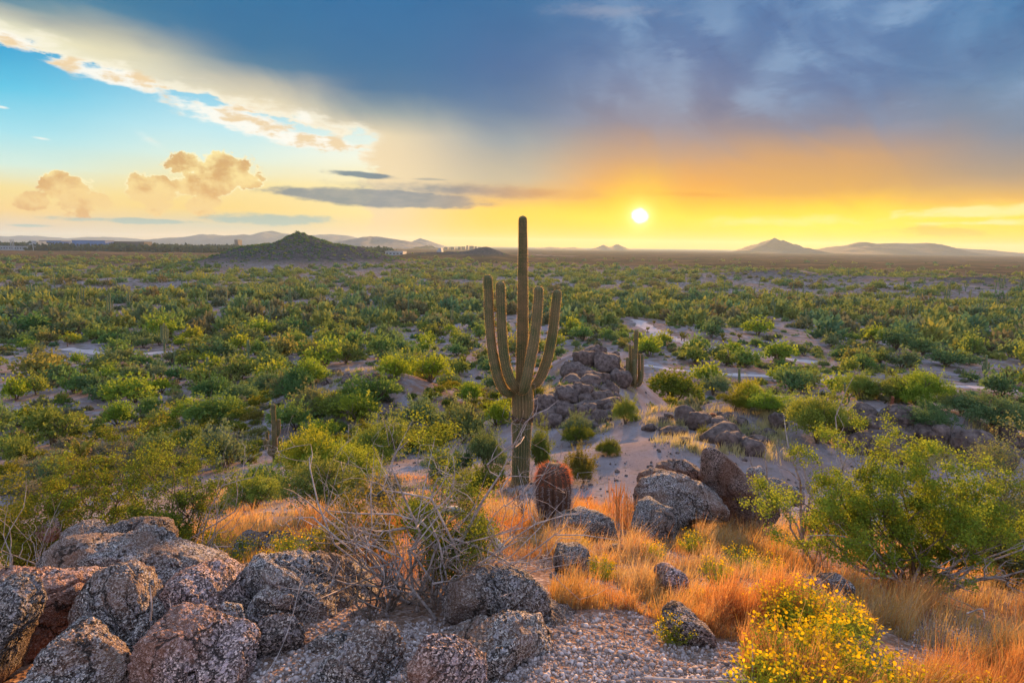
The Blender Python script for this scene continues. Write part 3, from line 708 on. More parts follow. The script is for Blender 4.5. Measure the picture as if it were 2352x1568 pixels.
boulder(Z1([(960, 1180), (985, 1060), (1040, 1000), (1180, 980), (1350, 1010), (1520, 1070), (1700, 1120), (1750, 1240), (1780, 1450), (1500, 1560), (1000, 1560)]), 2.12, 'pale pinkish boulder at the bottom left', 0.8, 9, 'granite_pink')
boulder(Z1([(220, 1300), (280, 1190), (370, 1090), (470, 1035), (570, 1040), (700, 1100), (850, 1200), (900, 1350), (880, 1500), (300, 1540), (140, 1450)]), 2.05, 'rough boulder at the bottom left with an orange crest', 0.8, 10)
boulder(Z1([(60, 1480), (130, 1370), (220, 1330), (360, 1350), (420, 1420), (400, 1560), (100, 1560)]), 1.9, 'low rock at the very bottom left', 0.8, 11, sub=5)
boulder([(562, 1310), (580, 1286), (610, 1274), (650, 1267), (725, 1283), (762, 1318), (800, 1366), (845, 1416), (868, 1458), (862, 1500), (800, 1530), (720, 1530), (660, 1490), (600, 1420), (570, 1370)], 2.85, 'largest boulder of the left pile, sunlit on its right slope', 0.9, 12)
boulder(box(496, 1299, 592, 1392, 1), 2.95, 'small round stone wedged left of the largest boulder', 0.9, 13, sub=5)
boulder(Z1([(1540, 900), (1600, 800), (1680, 830), (1760, 920), (1800, 1080), (1700, 1180), (1600, 1100)]), 2.6, 'narrow purplish rock wedged in the pile', 0.7, 14, 'granite_brown', sub=5)
boulder(box(572, 1350, 690, 1450, 3), 2.6, 'grey stone leaning on the largest boulder', 0.8, 15, sub=5)
boulder(Z1([(1690, 1100), (1720, 1010), (1790, 940), (1900, 930), (2000, 940), (2060, 1020), (2085, 1150), (2080, 1300), (1900, 1420), (1760, 1400)]), 2.32, 'square brown boulder below the largest one', 0.8, 16, 'granite_brown')
boulder(box(706, 1457, 800, 1545, 4), 2.28, 'fist shaped stone between two boulders', 0.9, 17, sub=5)
boulder([(700, 1600), (735, 1530), (765, 1495), (800, 1475), (850, 1466), (888, 1484), (915, 1524), (925, 1600), (900, 1680), (720, 1680)], 2.0, 'bluish boulder at the bottom left of the middle', 0.8, 18)
boulder([(935, 1590), (942, 1525), (960, 1486), (990, 1474), (1050, 1492), (1090, 1520), (1112, 1560), (1110, 1640), (1080, 1700), (950, 1700)], 1.82, 'rough boulder at the bottom middle with orange flank', 0.8, 19, 'granite_pink')
boulder([(1000, 1478), (1060, 1460), (1130, 1450), (1180, 1440), (1220, 1460), (1250, 1500), (1285, 1560), (1290, 1640), (1100, 1680), (1030, 1560)], 2.12, 'sharp crested boulder at the bottom middle', 0.8, 20)
boulder([(1175, 1445), (1205, 1412), (1250, 1402), (1305, 1430), (1375, 1475), (1425, 1530), (1460, 1620), (1380, 1680), (1240, 1640), (1200, 1520)], 2.5, 'grey boulder sloping right beside the gravel patch', 0.9, 21, 'granite_dark')
boulder([(1015, 1395), (1030, 1350), (1060, 1325), (1110, 1314), (1180, 1320), (1225, 1330), (1255, 1360), (1266, 1395), (1240, 1425), (1160, 1444), (1080, 1432), (1025, 1418)], -1, 'oval grey boulder in front of the dead shrub', 0.9, 22, 'granite_dark')
boulder([(1520, 1445), (1530, 1420), (1560, 1408), (1600, 1412), (1630, 1435), (1632, 1465), (1600, 1482), (1550, 1478)], -1, 'round brown rock under a yellow flowering tuft', 0.9, 23, 'granite_brown', sub=5)
boulder(box(1512, 1310, 1585, 1385, 5), -1, 'pinkish rock half hidden in orange grass', 0.9, 24, 'granite_pink', sub=5)
boulder(box(1272, 1256, 1358, 1325, 6), -1, 'dark speckled rock in the grass right of the dead shrub', 0.9, 25, 'granite_dark', sub=5)
boulder(box(1390, 1252, 1438, 1282, 7), -1, 'smallest dark rock in the grass', 0.9, 26, 'granite_dark', sub=5)
boulder([(1262, 1220), (1275, 1195), (1300, 1182), (1380, 1180), (1412, 1200), (1420, 1235), (1340, 1250), (1270, 1245)], -1, 'flat rock with green lichen beside the barrel cactus', 0.9, 27, 'granite_dark', sub=5)
boulder([(1453, 1160), (1456, 1120), (1470, 1100), (1520, 1085), (1580, 1092), (1630, 1130), (1662, 1150), (1662, 1180), (1600, 1195), (1550, 1208), (1470, 1208)], 6.25, 'broad pale slab with lichen against the pointed rock', 0.8, 28)
boulder([(1462, 1110), (1468, 1085), (1495, 1075), (1530, 1078), (1532, 1092), (1500, 1108)], 6.5, 'thin split slab on top of the broad pale slab', 0.8, 29, sub=5)
boulder([(1500, 1090), (1510, 1066), (1540, 1062), (1580, 1060), (1605, 1075), (1618, 1110), (1560, 1125)], 7.2, 'dark brown rock behind the broad pale slab', 0.8, 30, 'granite_brown', sub=5)
boulder([(1602, 1048), (1605, 1020), (1620, 1013), (1642, 1022), (1668, 1045), (1700, 1078), (1735, 1112), (1775, 1145), (1772, 1190), (1720, 1215), (1670, 1205), (1645, 1160), (1618, 1125), (1606, 1090)], 6.7, 'tall pointed fin of granite leaning over the slab', 0.65, 31, 'granite_brown', rough=0.02)
boulder([(1448, 1215), (1470, 1180), (1500, 1165), (1545, 1168), (1560, 1195), (1550, 1225), (1500, 1245), (1462, 1242)], -1, 'knobbly dark rocks at the foot of the pale slab', 0.9, 32, 'granite_dark', sub=5)
boulder(box(1618, 1165, 1690, 1205, 8), -1, 'pale rock at the foot of the pointed fin', 0.9, 33, sub=5)
boulder(box(1694, 1166, 1738, 1202, 9), -1, 'small pale stone under the pointed fin', 0.9, 34, sub=4)
boulder(box(1716, 1074, 1760, 1115, 10), 7.6, 'small rock behind the shoulder of the pointed fin', 0.9, 35, sub=4)
boulder(box(1752, 1100, 1812, 1145, 11), 7.4, 'dark low rock right of the pointed fin', 0.9, 36, 'granite_dark', sub=4)
boulder(box(1795, 1118, 1850, 1160, 12), 7.0, 'pale stone between the pointed fin and the green shrub', 0.9, 37, sub=4)
boulder(box(1832, 1322, 1895, 1375, 13), -1, 'pale pinkish rock in the grass below the green shrub', 0.9, 38, 'granite_pink', sub=5)
boulder([(1880, 1345), (1895, 1326), (1935, 1325), (1965, 1345), (1972, 1370), (1940, 1385), (1890, 1375)], -1, 'dark wedge of rock in the grass below the green shrub', 0.9, 39, 'granite_dark', sub=5)
boulder(box(1905, 1372, 1955, 1400, 14), -1, 'low pink stone in front of the dark wedge', 0.9, 40, 'granite_pink', sub=4)
boulder([(530, 1275), (540, 1240), (560, 1228), (600, 1238), (630, 1260), (625, 1285), (560, 1292)], -1, 'bluish rock among yellow flowers behind the left pile', 0.9, 41, 'granite_dark', sub=5)
boulder(box(628, 1216, 672, 1264, 15), -1, 'upright small rock among yellow flowers', 0.9, 42, 'granite_dark', sub=4)
boulder(box(85, 1200, 140, 1240, 16), 4.6, 'reddish rock at the left edge under twigs', 0.9, 43, 'granite_pink', sub=4)

def mid_rock(x, y, w, h, label, seed, m='rubble', group='rocks on the lower ridge'):
    p = at(x, y); s = p.y / FOC
    boulder([(a, b) for a, b in box(x - w / 2, y - h, x + w / 2, y + h * 0.15, seed)], p.y, label, 0.95, seed, m, 4, group, 0.05)
for k, a in enumerate([(2250, 1050, 86, 62, 'big cracked brown boulder right of the green shrub'), (2163, 1022, 44, 46, 'rounded leaning boulder above the green shrub'), (2215, 1040, 60, 40, 'squat boulder between two bigger ones on the right'),
                       (2020, 1010, 70, 50, 'stack of brown rock above the green shrub'), (2070, 1022, 50, 34, 'lower stone of the brown stack'), (1975, 990, 40, 34, 'grey stone left of the brown stack'), (1790, 985, 40, 36, 'grey upright rock on the lower ridge'),
                       (1680, 1030, 62, 40, 'rounded grey rock at the edge of the sand patch'), (1725, 1040, 52, 32, 'low grey rock at the edge of the sand patch'), (1610, 985, 60, 38, 'grey bedded outcrop above the sand patch'), (1560, 1000, 36, 20, 'flat stone left of the bedded outcrop'), (1640, 995, 30, 22, 'small stone right of the bedded outcrop'),
                       (1575, 1018, 26, 14, 'lone stone on the grey sand'), (1245, 950, 46, 40, 'dark red boulder behind the tall saguaro')]):
    mid_rock(*a, seed=60 + k)
for k, a in enumerate([(1345, 842, 52, 38, 'tallest block on top of the upper outcrop'), (1395, 852, 62, 40, 'wide block at the top right of the upper outcrop'), (1318, 872, 56, 38, 'brown block on the left shoulder of the upper outcrop'), (1425, 885, 54, 36, 'block just left of the many armed saguaro'), (1372, 890, 60, 38, 'dark block at the centre of the upper outcrop'),
                       (1258, 940, 44, 34, 'rounded block next to the leaning stone column'), (1300, 925, 52, 38, 'brown block at the top left of the rubble slope'), (1342, 915, 46, 34, 'upright block at the crest of the rubble slope'), (1385, 932, 54, 36, 'broad block at the top right of the rubble slope'), (1300, 960, 50, 34, 'brown block in the left middle of the rubble slope'),
                       (1350, 962, 54, 34, 'flat block in the middle of the rubble slope'), (1415, 955, 46, 30, 'low block at the right end of the rubble slope'), (1272, 978, 42, 28, 'lowest block at the left foot of the rubble slope'), (1330, 990, 40, 22, 'half buried stone at the foot of the rubble slope')]):
    mid_rock(*a, seed=90 + k)
# leaning stone column behind the tall saguaro
_a, _b = P3(1226, 910, 33), P3(1268, 952, 32.4)
g = Geo(); pts = spline([[_a.x, _a.y, _a.z], [(_a.x + _b.x) / 2, (_a.y + _b.y) / 2, (_a.z + _b.z) / 2 + .05], [_b.x, _b.y, _b.z]], 24)
u = np.linspace(0, 1, 24); g.tube(pts - np.array(_b), 0.33 * np.sqrt(np.clip(1 - (2 * u - 1) ** 6, 0.02, 1)) * (1 + 0.12 * np.sin(u * 9)), 14)
tag(link('boulder', g.mesh('boulder'), M['rubble'], loc=_b), 'long column of stone leaning behind the tall saguaro', 'boulder', 'rocks on the lower ridge')

RUB = []
for k in range(7):
    V, F = rock_shape(200 + k, 3, 9, 12); V = add_rough(V, F, 0.05, 200 + k, 1.0); V[:, 2] -= V[:, 2].min() * 0.6
    RUB.append(mesh_np('rubble_rock', V * [1, 0.9, 0.8], F))
    RUB[-1].materials.append(M['rubble'])
def inpoly(x, y, poly):
    x = np.asarray(x, float); y = np.asarray(y, float); c = np.zeros(x.shape, bool); P = poly; j = len(P) - 1
    for i in range(len(P)):
        a, b = P[i], P[j]
        c ^= ((a[1] > y) != (b[1] > y)) & (x < (b[0] - a[0]) * (y - a[1]) / (b[1] - a[1] + 1e-12) + a[0]); j = i
    return c
RUBBLE = [('upper', [(1290, 850), (1330, 812), (1400, 815), (1440, 850), (1440, 890), (1380, 905), (1300, 890)], 55, (0.22, 0.6), ('brown stone ', 'the upper rubble outcrop')),
          ('lower', [(1215, 960), (1235, 915), (1300, 885), (1370, 880), (1430, 920), (1440, 960), (1360, 985), (1290, 985)], 75, (0.2, 0.55), ('brown stone ', 'the rubble slope behind the tall saguaro')),
          ('ridge', [(1480, 965), (1580, 950), (1700, 960), (1790, 1010), (1720, 1050), (1660, 1020), (1560, 1000), (1480, 990)], 60, (0.14, 0.42), ('grey stone ', 'the strip above the sand patch')),
          ('right', [(1930, 970), (2060, 950), (2120, 1000), (2060, 1050), (1950, 1040)], 40, (0.16, 0.5), ('brown stone ', 'the ridge around the brown stack')),
          ('far right', [(2130, 1000), (2352, 990), (2352, 1060), (2180, 1070)], 38, (0.1, 0.35), ('grey stone ', 'the right hand slope')),
          ('mound', [(690, 880), (760, 850), (860, 845), (900, 880), (800, 900)], 20, (0.2, 0.45), ('grey stone ', 'the low mound left of the tall saguaro'))]
for nm_, poly, n, (s0, s1), lab in RUBBLE:
    xs = [p[0] for p in poly]; ys = [p[1] for p in poly]; k = 0
    while k < n:
        x, y = random.uniform(min(xs), max(xs)), random.uniform(min(ys), max(ys))
        if not inpoly([x], [y], poly)[0]: continue
        k += 1
        p = at(x, y); s = random.uniform(s0, s1) * random.choice((.7, 1, 1, 1.3, 2.0)) * 0.85
        o = bpy.data.objects.new('rock', random.choice(RUB)); COL.objects.link(o)
        o.location = (p.x, p.y, p.z - s * 0.15); o.rotation_euler = (random.uniform(-.5, .5), random.uniform(-.5, .5), random.uniform(0, 6.3))
        o.scale = (s * random.uniform(.8, 1.3), s, s * random.uniform(.7, 1.1))
        third = ('left part of', 'middle of', 'right part of')[min(2, int((x - min(xs)) / (max(xs) - min(xs)) * 3))]
        size = 'small ' if s < (s0 + s1) * .38 else 'large ' if s > (s0 + s1) * .55 else ''
        hgt_ = 'low on ' if y > (min(ys) + max(ys)) / 2 else 'high on '
        tag(o, size + lab[0] + hgt_ + third + ' ' + lab[1], 'rock', 'stones of ' + lab[1])

# gravel on the hilltop (uncountable)
def gravel():
    V0, F0 = ICO[2]; Vs = []; Fs = []; n = 0
    pts = []
    while len(pts) < 26000:
        x, y = random.uniform(470, 2352), random.uniform(1380, 1700)
        if not (inpoly([x], [y], [(860, 1440), (1020, 1420), (1300, 1420), (1450, 1400), (1560, 1460), (1720, 1480), (1760, 1700), (860, 1700)])[0] or (480 < x < 900 and 1400 < y < 1660 and random.random() < .6) or (2060 < x < 2260 and 1420 < y < 1560 and random.random() < 0.35)): continue
        pts.append((x, y))
    v = np.array([ray(*p)[:] for p in pts]); v /= np.hypot(v[:, 0], v[:, 1])[:, None]
    t = np.full(len(v), 2.0)
    for _ in range(25): t = 0.5 * t + 0.5 * (H(v[:, 0] * t, v[:, 1] * t) / v[:, 2])
    rg = np.random.default_rng(5)
    for i in range(len(v)):
        s = 0.0022 + 0.010 * rg.random() ** 6
        W = V0 * s * rg.uniform(0.7, 1.3, 3) * (1 + 0.2 * rg.normal(size=(len(V0), 1)))
        Vs.append(W + [v[i, 0] * t[i], v[i, 1] * t[i], 0]); Vs[-1][:, 2] += float(t[i] * v[i, 2]) + s * 0.3
        Fs.append(F0 + n); n += len(V0)
    o = link('gravel', mesh_np('gravel', np.concatenate(Vs), np.concatenate(Fs)), M['gravel']); tag(o, kind='stuff')
    o['label'] = 'pale granite gravel on the bare patch at the bottom'
ICO[2] = ico(1)
gravel()

def loose_stones():
    rg = np.random.default_rng(15); m = 9000; az = np.radians(rg.uniform(-46, 46, m)); d = 9 * (60 / 9) ** rg.random(m)
    x, y = d * np.sin(az), d * np.cos(az); f = fbm(x / 3, y / 3, oct=3, seed=19); keep = (f > .02) & (d > 9 + 2 * f); x, y, d = x[keep], y[keep], d[keep]
    z = H(x, y); V0, F0 = ICO[2]; n = len(x); sz = .015 + .085 * rg.random(n) ** 4
    V = V0[None] * sz[:, None, None] * rg.uniform(.6, 1.3, (n, 1, 3)) * (1 + .18 * rg.normal(size=(n, len(V0), 1))) + np.stack([x, y, z + sz * .1], -1)[:, None]
    F = F0[None] + (np.arange(n) * len(V0))[:, None, None]
    o = link('scattered_stones', mesh_np('scattered_stones', V.reshape(-1, 3), F.reshape(-1, 3), False), M['rubble']); tag(o, kind='stuff'); o['label'] = 'small loose stones strewn over the bare slopes'
loose_stones()

# ------------------------------------------------------------------ saguaros
def ribbed(pts, rad, ribs, per=4, depth=0.10, nsec=60, cap=True, phase=0.0):
    P = spline(pts, nsec); rad = np.interp(np.linspace(0, 1, nsec), np.linspace(0, 1, len(rad)), rad)
    rad = rad * (1 + 0.03 * vnoise(np.arange(nsec) * 0.35 + phase * 7, np.full(nsec, 0.3)))
    L_ = np.concatenate([[0], np.cumsum(np.linalg.norm(np.diff(P, axis=0), axis=1))]); left = L_[-1] - L_
    if cap: rad = rad * np.sqrt(np.clip(1 - np.clip(1 - left / (rad * 1.0 + 1e-6), 0, 1) ** 2, 0.0009, 1))
    # extra rings inside the dome
    if cap:
        r_end = rad[max(0, nsec - 8)]
        extra = L_[-1] - r_end * np.array([1.0, .9, .75, .6, .45, .3, .2, .12, .06, .02])
        LL = np.unique(np.concatenate([L_[L_ < extra[0]], extra, [L_[-1]]]))
        P = np.stack([np.interp(LL, L_, P[:, k]) for k in range(3)], -1)
        base = np.interp(LL, L_, np.interp(np.linspace(0, 1, nsec), np.linspace(0, 1, 8), [1] * 8))
        r0 = np.interp(LL, L_[L_ < extra[0]], rad[L_ < extra[0]])
        left = LL[-1] - LL
        rad = r0 * np.sqrt(np.clip(1 - np.clip(1 - left / r_end, 0, 1) ** 2, 0.0, 1)) + 1e-4
    T = np.gradient(P, axis=0); T /= np.linalg.norm(T, axis=1)[:, None] + 1e-9
    ref = np.array([0.0, 1.0, 0.0]); A = np.cross(ref, T); A /= np.linalg.norm(A, axis=1)[:, None] + 1e-9; B = np.cross(T, A)
    n = ribs * per; th = np.arange(n) / n * 2 * np.pi
    prof = 1 + depth * (np.abs(np.cos(th * ribs / 2 + phase)) - 0.6)
    V = P[:, None] + (rad[:, None] * prof[None])[..., None] * (np.cos(th)[None, :, None] * A[:, None] + np.sin(th)[None, :, None] * B[:, None])
    m = len(P); i = np.arange(m - 1)[:, None]; j = np.arange(n)[None]; jn = (j + 1) % n
    F = np.stack([i * n + j, i * n + jn, (i + 1) * n + jn, (i + 1) * n + j], -1).reshape(-1, 4)
    return V, F, (P, rad, T, A, B, prof, th, ribs, phase)
def spines(info, step, length, width, rg, up=0.3, per=3):
    P, rad, T, A, B, prof, th, ribs, phase = info
    L_ = np.concatenate([[0], np.cumsum(np.linalg.norm(np.diff(P, axis=0), axis=1))]); LL = np.arange(0, L_[-1], step)
    V = []; F = []; n = 0
    ctr = np.stack([np.interp(LL, L_, P[:, k]) for k in range(3)], -1); rr = np.interp(LL, L_, rad)
    TT = np.stack([np.interp(LL, L_, T[:, k]) for k in range(3)], -1); AA = np.stack([np.interp(LL, L_, A[:, k]) for k in range(3)], -1); BB = np.cross(TT, AA)
    # crests: |cos(th*ribs/2+phase)| = 1
    cr = (np.arange(ribs) * np.pi - phase) * 2 / ribs
    for a in cr:
        N = np.cos(a) * AA + np.sin(a) * BB; S = np.cross(TT, N)
        base = ctr + N * (rr * (1 + (prof.max() - 1)))[:, None]
        for q in range(per):
            d = N + TT * rg.normal(up, 0.5, (len(LL), 1)) + S * rg.normal(0, 0.6, (len(LL), 1)); d /= np.linalg.norm(d, axis=1)[:, None]
            tip = base + d * (length * rg.uniform(0.6, 1.2, (len(LL), 1))); w = np.cross(d, rg.normal(size=(len(LL), 3))); w /= np.linalg.norm(w, axis=1)[:, None]
            V.append(np.stack([base + w * width, base - w * width, tip], 1).reshape(-1, 3)); F.append(np.arange(len(LL) * 3).reshape(-1, 3) + n); n += len(LL) * 3
    return np.concatenate(V), np.concatenate(F)
def saguaro(base, trunk, arms, label, fine=True, group='saguaro cacti', ribs=18, name='saguaro_cactus', skin='skin', arm_ribs=13, spine_len=0.042):
    """trunk, arms: lists of (x,y,z,r) relative to base"""
    root = empty(name, base, label, 'cactus', group); rg = np.random.default_rng(int(abs(base[0] * 100)) + 3)
    for nm_, col, rb in [('trunk', trunk, ribs)] + [('arm', a, arm_ribs) for a in arms]:
        pts = [c[:3] for c in col]; rad = [c[3] for c in col]
        V, F, info = ribbed(pts, rad, rb, 4 if fine else 2, 0.27 if fine else 0.12, 90 if fine else 22, phase=rg.uniform(0, 3) if nm_ == 'arm' else 0.0)
        o = link(nm_, mesh_np(nm_, V.reshape(-1, 3), F), M[skin], root)
        if fine:
            v, f = spines(info, 0.04, spine_len, 0.0028, rg, per=3); link('spines', mesh_np('spines', v, f, False), M['spine'], o)
        elif spine_len > 0:
            v, f = spines(info, 0.14, spine_len * 1.5, 0.007, rg, per=2); link('spines', mesh_np('spines', v, f, False), M['spine'], o)
    return root
# the tall saguaro
SD = 16.0
ZS = lambda zx, zy: (1056.6 + zx / 2.275, 459.4 + zy / 2.275)
def rel(px, dep, b): v = P3(*px, dep); return (v.x - b.x, v.y - b.y, v.z - b.z)
sb = P3(1194, 1136, SD); sb = Vector((sb.x, SD, min(sb.z, hz(sb.x, SD)) - 0.05))
kk = SD / FOC
def pth(L_, r): return [(*rel(ZS(x, y), SD + dy, sb), 0.90 * w / 2.275 / 2 * kk) for (x, y, dy, w) in L_]
trunkp = [(0, 0, 0, 50 * kk / 2 * 0.92)] + pth([(316, 1440, 0, 98), (320, 1300, 0, 98), (322, 1200, 0, 104), (327, 1120, 0, 110), (328, 1060, 0, 116), (326, 1010, 0, 112), (326, 965, 0, 96), (326, 925, 0, 72), (325, 870, 0, 66), (327, 760, 0, 62), (327, 640, 0, 56), (328, 500, 0, 53), (328, 380, 0, 50), (329, 260, 0, 46), (328, 150, 0, 44), (328, 82, 0, 42)], 1)
armsp = [pth([(285, 1000, -.05, 40), (262, 1008, -.15, 48), (232, 995, -.25, 52), (205, 942, -.3, 53), (185, 865, -.3, 52), (167, 770, -.3, 50), (155, 640, -.3, 48), (150, 500, -.3, 47), (146, 440, -.3, 47), (145, 390, -.3, 46)], 1),
         pth([(318, 985, -.1, 40), (296, 985, -.3, 48), (268, 950, -.4, 52), (245, 890, -.4, 52), (228, 800, -.4, 50), (219, 690, -.4, 50), (214, 560, -.4, 48), (212, 480, -.4, 48), (211, 424, -.4, 46)], 1),
         pth([(318, 1000, -.25, 40), (335, 985, -.5, 52), (350, 930, -.6, 54), (365, 850, -.6, 54), (384, 750, -.6, 54), (398, 650, -.6, 50), (406, 560, -.6, 48), (410, 500, -.6, 47), (411, 450, -.6, 46)], 1),
         pth([(375, 975, .1, 36), (405, 950, .1, 48), (432, 900, .1, 53), (455, 835, .1, 53), (474, 750, .1, 52), (488, 660, .1, 50), (498, 570, .1, 48), (505, 510, .1, 47), (508, 467, .1, 44)], 1)]
big = saguaro(sb, trunkp, armsp, 'tall saguaro cactus with four upraised arms in the middle of the view', True, 'saguaro cacti', 20)
# scar ring round its trunk
g = Geo(); th = np.linspace(0, 2 * np.pi, 40)
for dz in range(3):
    c = rel(ZS(328, 1128 + dz * 7), SD, sb); rr = 0.5 * 112 / 2.275 * kk * 1.02
    ring = np.stack([c[0] + rr * np.cos(th) * (1 + .03 * np.sin(th * 20)), c[1] + rr * np.sin(th), c[2] + 0.035 * np.sin(th * 7 + dz) + 0 * th], -1)
    g.tube(ring, 0.022 + 0.008 * np.sin(th * 11), 6)
link('scar_ring', g.mesh('scar_ring'), M['scar'], big)

# two other saguaros with many arms
def px_sag(bx, by, cols, label, dep=None, rscale=1.0, droop=None, fine=False, skin='skin'):
    p = at(bx, by) if dep is None else P3(bx, by, dep); d = p.y; k = d / FOC
    b = Vector((p.x, p.y, min(p.z, hz(p.x, p.y)) - 0.1)); R3 = lambda x, y, dy=0: rel((x, y), d + dy, b)
    tx, ty, w = cols[0]
    trunk = [(*R3(bx, by + 4), w * .5 * k)] + [(*R3(bx + (tx - bx) * t, by + (ty - by) * t), w * .5 * k * (1.05 if t < .5 else 0.85)) for t in (0.3, 0.6, 0.85, 1.0)]
    arms = []
    for (ax, ay, jy, w, dy) in cols[1:]:
        jx = bx + (tx - bx) * (by - jy) / max(by - ty, 1)
        arms.append([(*R3(jx, jy, dy * .3), w * .3 * k), (*R3(jx + (ax - jx) * .6, jy + 1, dy * .8), w * .45 * k), (*R3(jx + (ax - jx) * .95, jy - (jy - ay) * .2, dy), w * .5 * k), (*R3(ax, jy - (jy - ay) * .6, dy), w * .5 * k), (*R3(ax, ay, dy), w * .46 * k)])
    return saguaro(b, trunk, arms, label, fine, 'saguaro cacti', 14, skin=skin, arm_ribs=11, spine_len=0.03)
px_sag(1455, 918, [(1462, 757, 10.5), (1441, 820, 880, 6.5, -.3), (1447, 791, 872, 5.5, .3), (1453, 799, 875, 5.5, .1), (1457, 826, 880, 6.5, -.6), (1468, 812, 878, 5.5, .2), (1475, 812, 884, 6.5, -.1), (1472, 850, 878, 5.5, -.4)], 'many armed saguaro standing on the rocky outcrop right of the tall one', 41, fine=True)
px_sag(633, 1068, [(627, 927, 11), (640, 962, 1000, 8, .3), (609, 1008, 1030, 8, -.1), (617, 1010, 1042, 9, -.3), (643, 1003, 1030, 9, -.2), (614, 990, 1030, 6, .3)], 'short armed saguaro among green bushes on the left slope', 30, fine=True)
single = [(570, 848, 570, 780, 7, [(562, 800, 812, 4), (574, 792, 806, 3)], 'saguaro with one low curved arm on the left plain'),
          (378, 810, 377, 742, 4, [(370, 750, 785, 3), (373, 746, 782, 3), (382, 748, 782, 3), (386, 755, 785, 3)], 'candelabra saguaro left of the middle plain'),
          (354, 899, 353, 858, 7, [], 'stout armless saguaro on pale sand, left side'),
          (345, 867, 344, 835, 5, [], 'slim armless saguaro just above the stout one'),
          (401, 836, 401, 805, 5, [], 'small armless saguaro beside the candelabra saguaro'),
          (477, 862, 476, 820, 7, [(468, 845, 858, 4)], 'saguaro with a tiny side arm behind the green bushes'),
          (253, 728, 251, 672, 4, [(246, 682, 712, 3), (258, 690, 715, 3)], 'three stemmed saguaro on the left plain'),
          (188, 700, 186, 660, 3, [(180, 668, 690, 3), (192, 664, 690, 3)], 'distant forked saguaro near the left edge'),
          (1698, 880, 1698, 845, 6, [], 'armless saguaro beside the dirt track on the right'),
          (1622, 818, 1622, 790, 5, [], 'armless saguaro between the two dirt tracks'),
          (1672, 840, 1672, 822, 5, [], 'pale stubby saguaro between the tracks'),
          (2264, 866, 2266, 815, 6, [(2260, 830, 850, 4), (2272, 832, 850, 4), (2258, 838, 852, 4)], 'many armed saguaro at the far right beside pale sand'),
          (2135, 912, 2137, 868, 5, [(2128, 882, 900, 4), (2142, 884, 900, 4)], 'pale green saguaro rising from a palo verde on the right'),
          (1942, 932, 1940, 878, 5, [(1932, 908, 924, 4), (1937, 910, 925, 4), (1950, 908, 924, 4)], 'pale green saguaro with short stubby arms behind the bare twigs'),
          (2035, 870, 2036, 832, 4, [], 'slim pale saguaro behind the rusty post'),
          (2206, 918, 2206, 893, 5, [], 'small dark saguaro at the right'),
          (841, 716, 841, 692, 3, [], 'thin saguaro in front of the dark hill'), (880, 784, 880, 752, 5, [], 'armless saguaro near the middle of the plain'),
          (848, 775, 848, 735, 3, [], 'tall thin saguaro near the middle of the plain'), (1040, 745, 1040, 700, 3, [(1036, 712, 735, 3)], 'thin forked saguaro left of the tall one'),
          (620, 775, 620, 748, 4, [], 'small saguaro in the green scrub'), (815, 700, 814, 665, 3, [], 'thin saguaro far behind on the plain'),
          (1852, 745, 1852, 715, 4, [], 'pale green saguaro far out on the right'), (1930, 752, 1930, 722, 3, [(1934, 730, 742, 2)], 'pale saguaro further right with one arm'),
          (2085, 735, 2085, 700, 4, [(2080, 712, 726, 2)], 'pale thin saguaro on the right plain'), (2205, 770, 2205, 730, 3, [], 'thin pale saguaro at the right behind green scrub'),
          (1500, 690, 1500, 668, 3, [], 'tiny saguaro beyond the dirt track'), (1376, 760, 1376, 740, 4, [], 'small dark saguaro between the two largest'), (1190, 0, 0, 0, 0, [], '')]
for bx, by, tx, ty, w, ar, lab in single:
    if not lab: continue
    px_sag(bx, by, [(tx, ty, w)] + [(a, b_, c, w2, 0.0) for a, b_, c, w2 in ar], lab, skin='skin_far')
# distant ones, alike: a few shapes repeated
SG = []; LATE = []
for k in range(4):
    tr = [(0, 0, -.2, .2), (0, 0, 2, .22), (0, 0, 4.2, .2), (0, 0, 5.6, .17)]
    am = [[(0, 0, 2, .12), (s * .5, .1, 2, .14), (s * .75, .1, 2.6, .15), (s * .75, .1, 3.6 + .5 * j, .15)] for j, s in enumerate([1, -1, 1.3][:k])]
    b = Vector((40 + k * 9, 190 + 17 * k, 0)); b.z = hz(b.x, b.y)
    lab = ['distant saguaro without arms standing on the scrub plain', 'distant saguaro with one arm standing on the scrub plain', 'distant saguaro with two arms standing on the scrub plain', 'distant saguaro with three arms standing on the scrub plain'][k]
    o = saguaro(b, tr, am, lab, False, 'distant saguaros on the plain', 10, skin='skin_far', arm_ribs=8, spine_len=0.0)
    SG.append(o)
for k in range(95):
    x = random.uniform(0, 2352) if k % 3 else random.uniform(1650, 2352); y = random.uniform(628, 740)
    if 1080 < x < 1320: continue
    p = at(x, y); s = random.uniform(0.75, 1.25)
    q_ = random.randrange(4); LATE.append((dup(SG[q_], p, random.uniform(0, 6.3), s), ('bare pole saguaro', 'saguaro, one arm,', 'saguaro, two arms,', 'saguaro, three arms,')[q_], p.x, p.y))

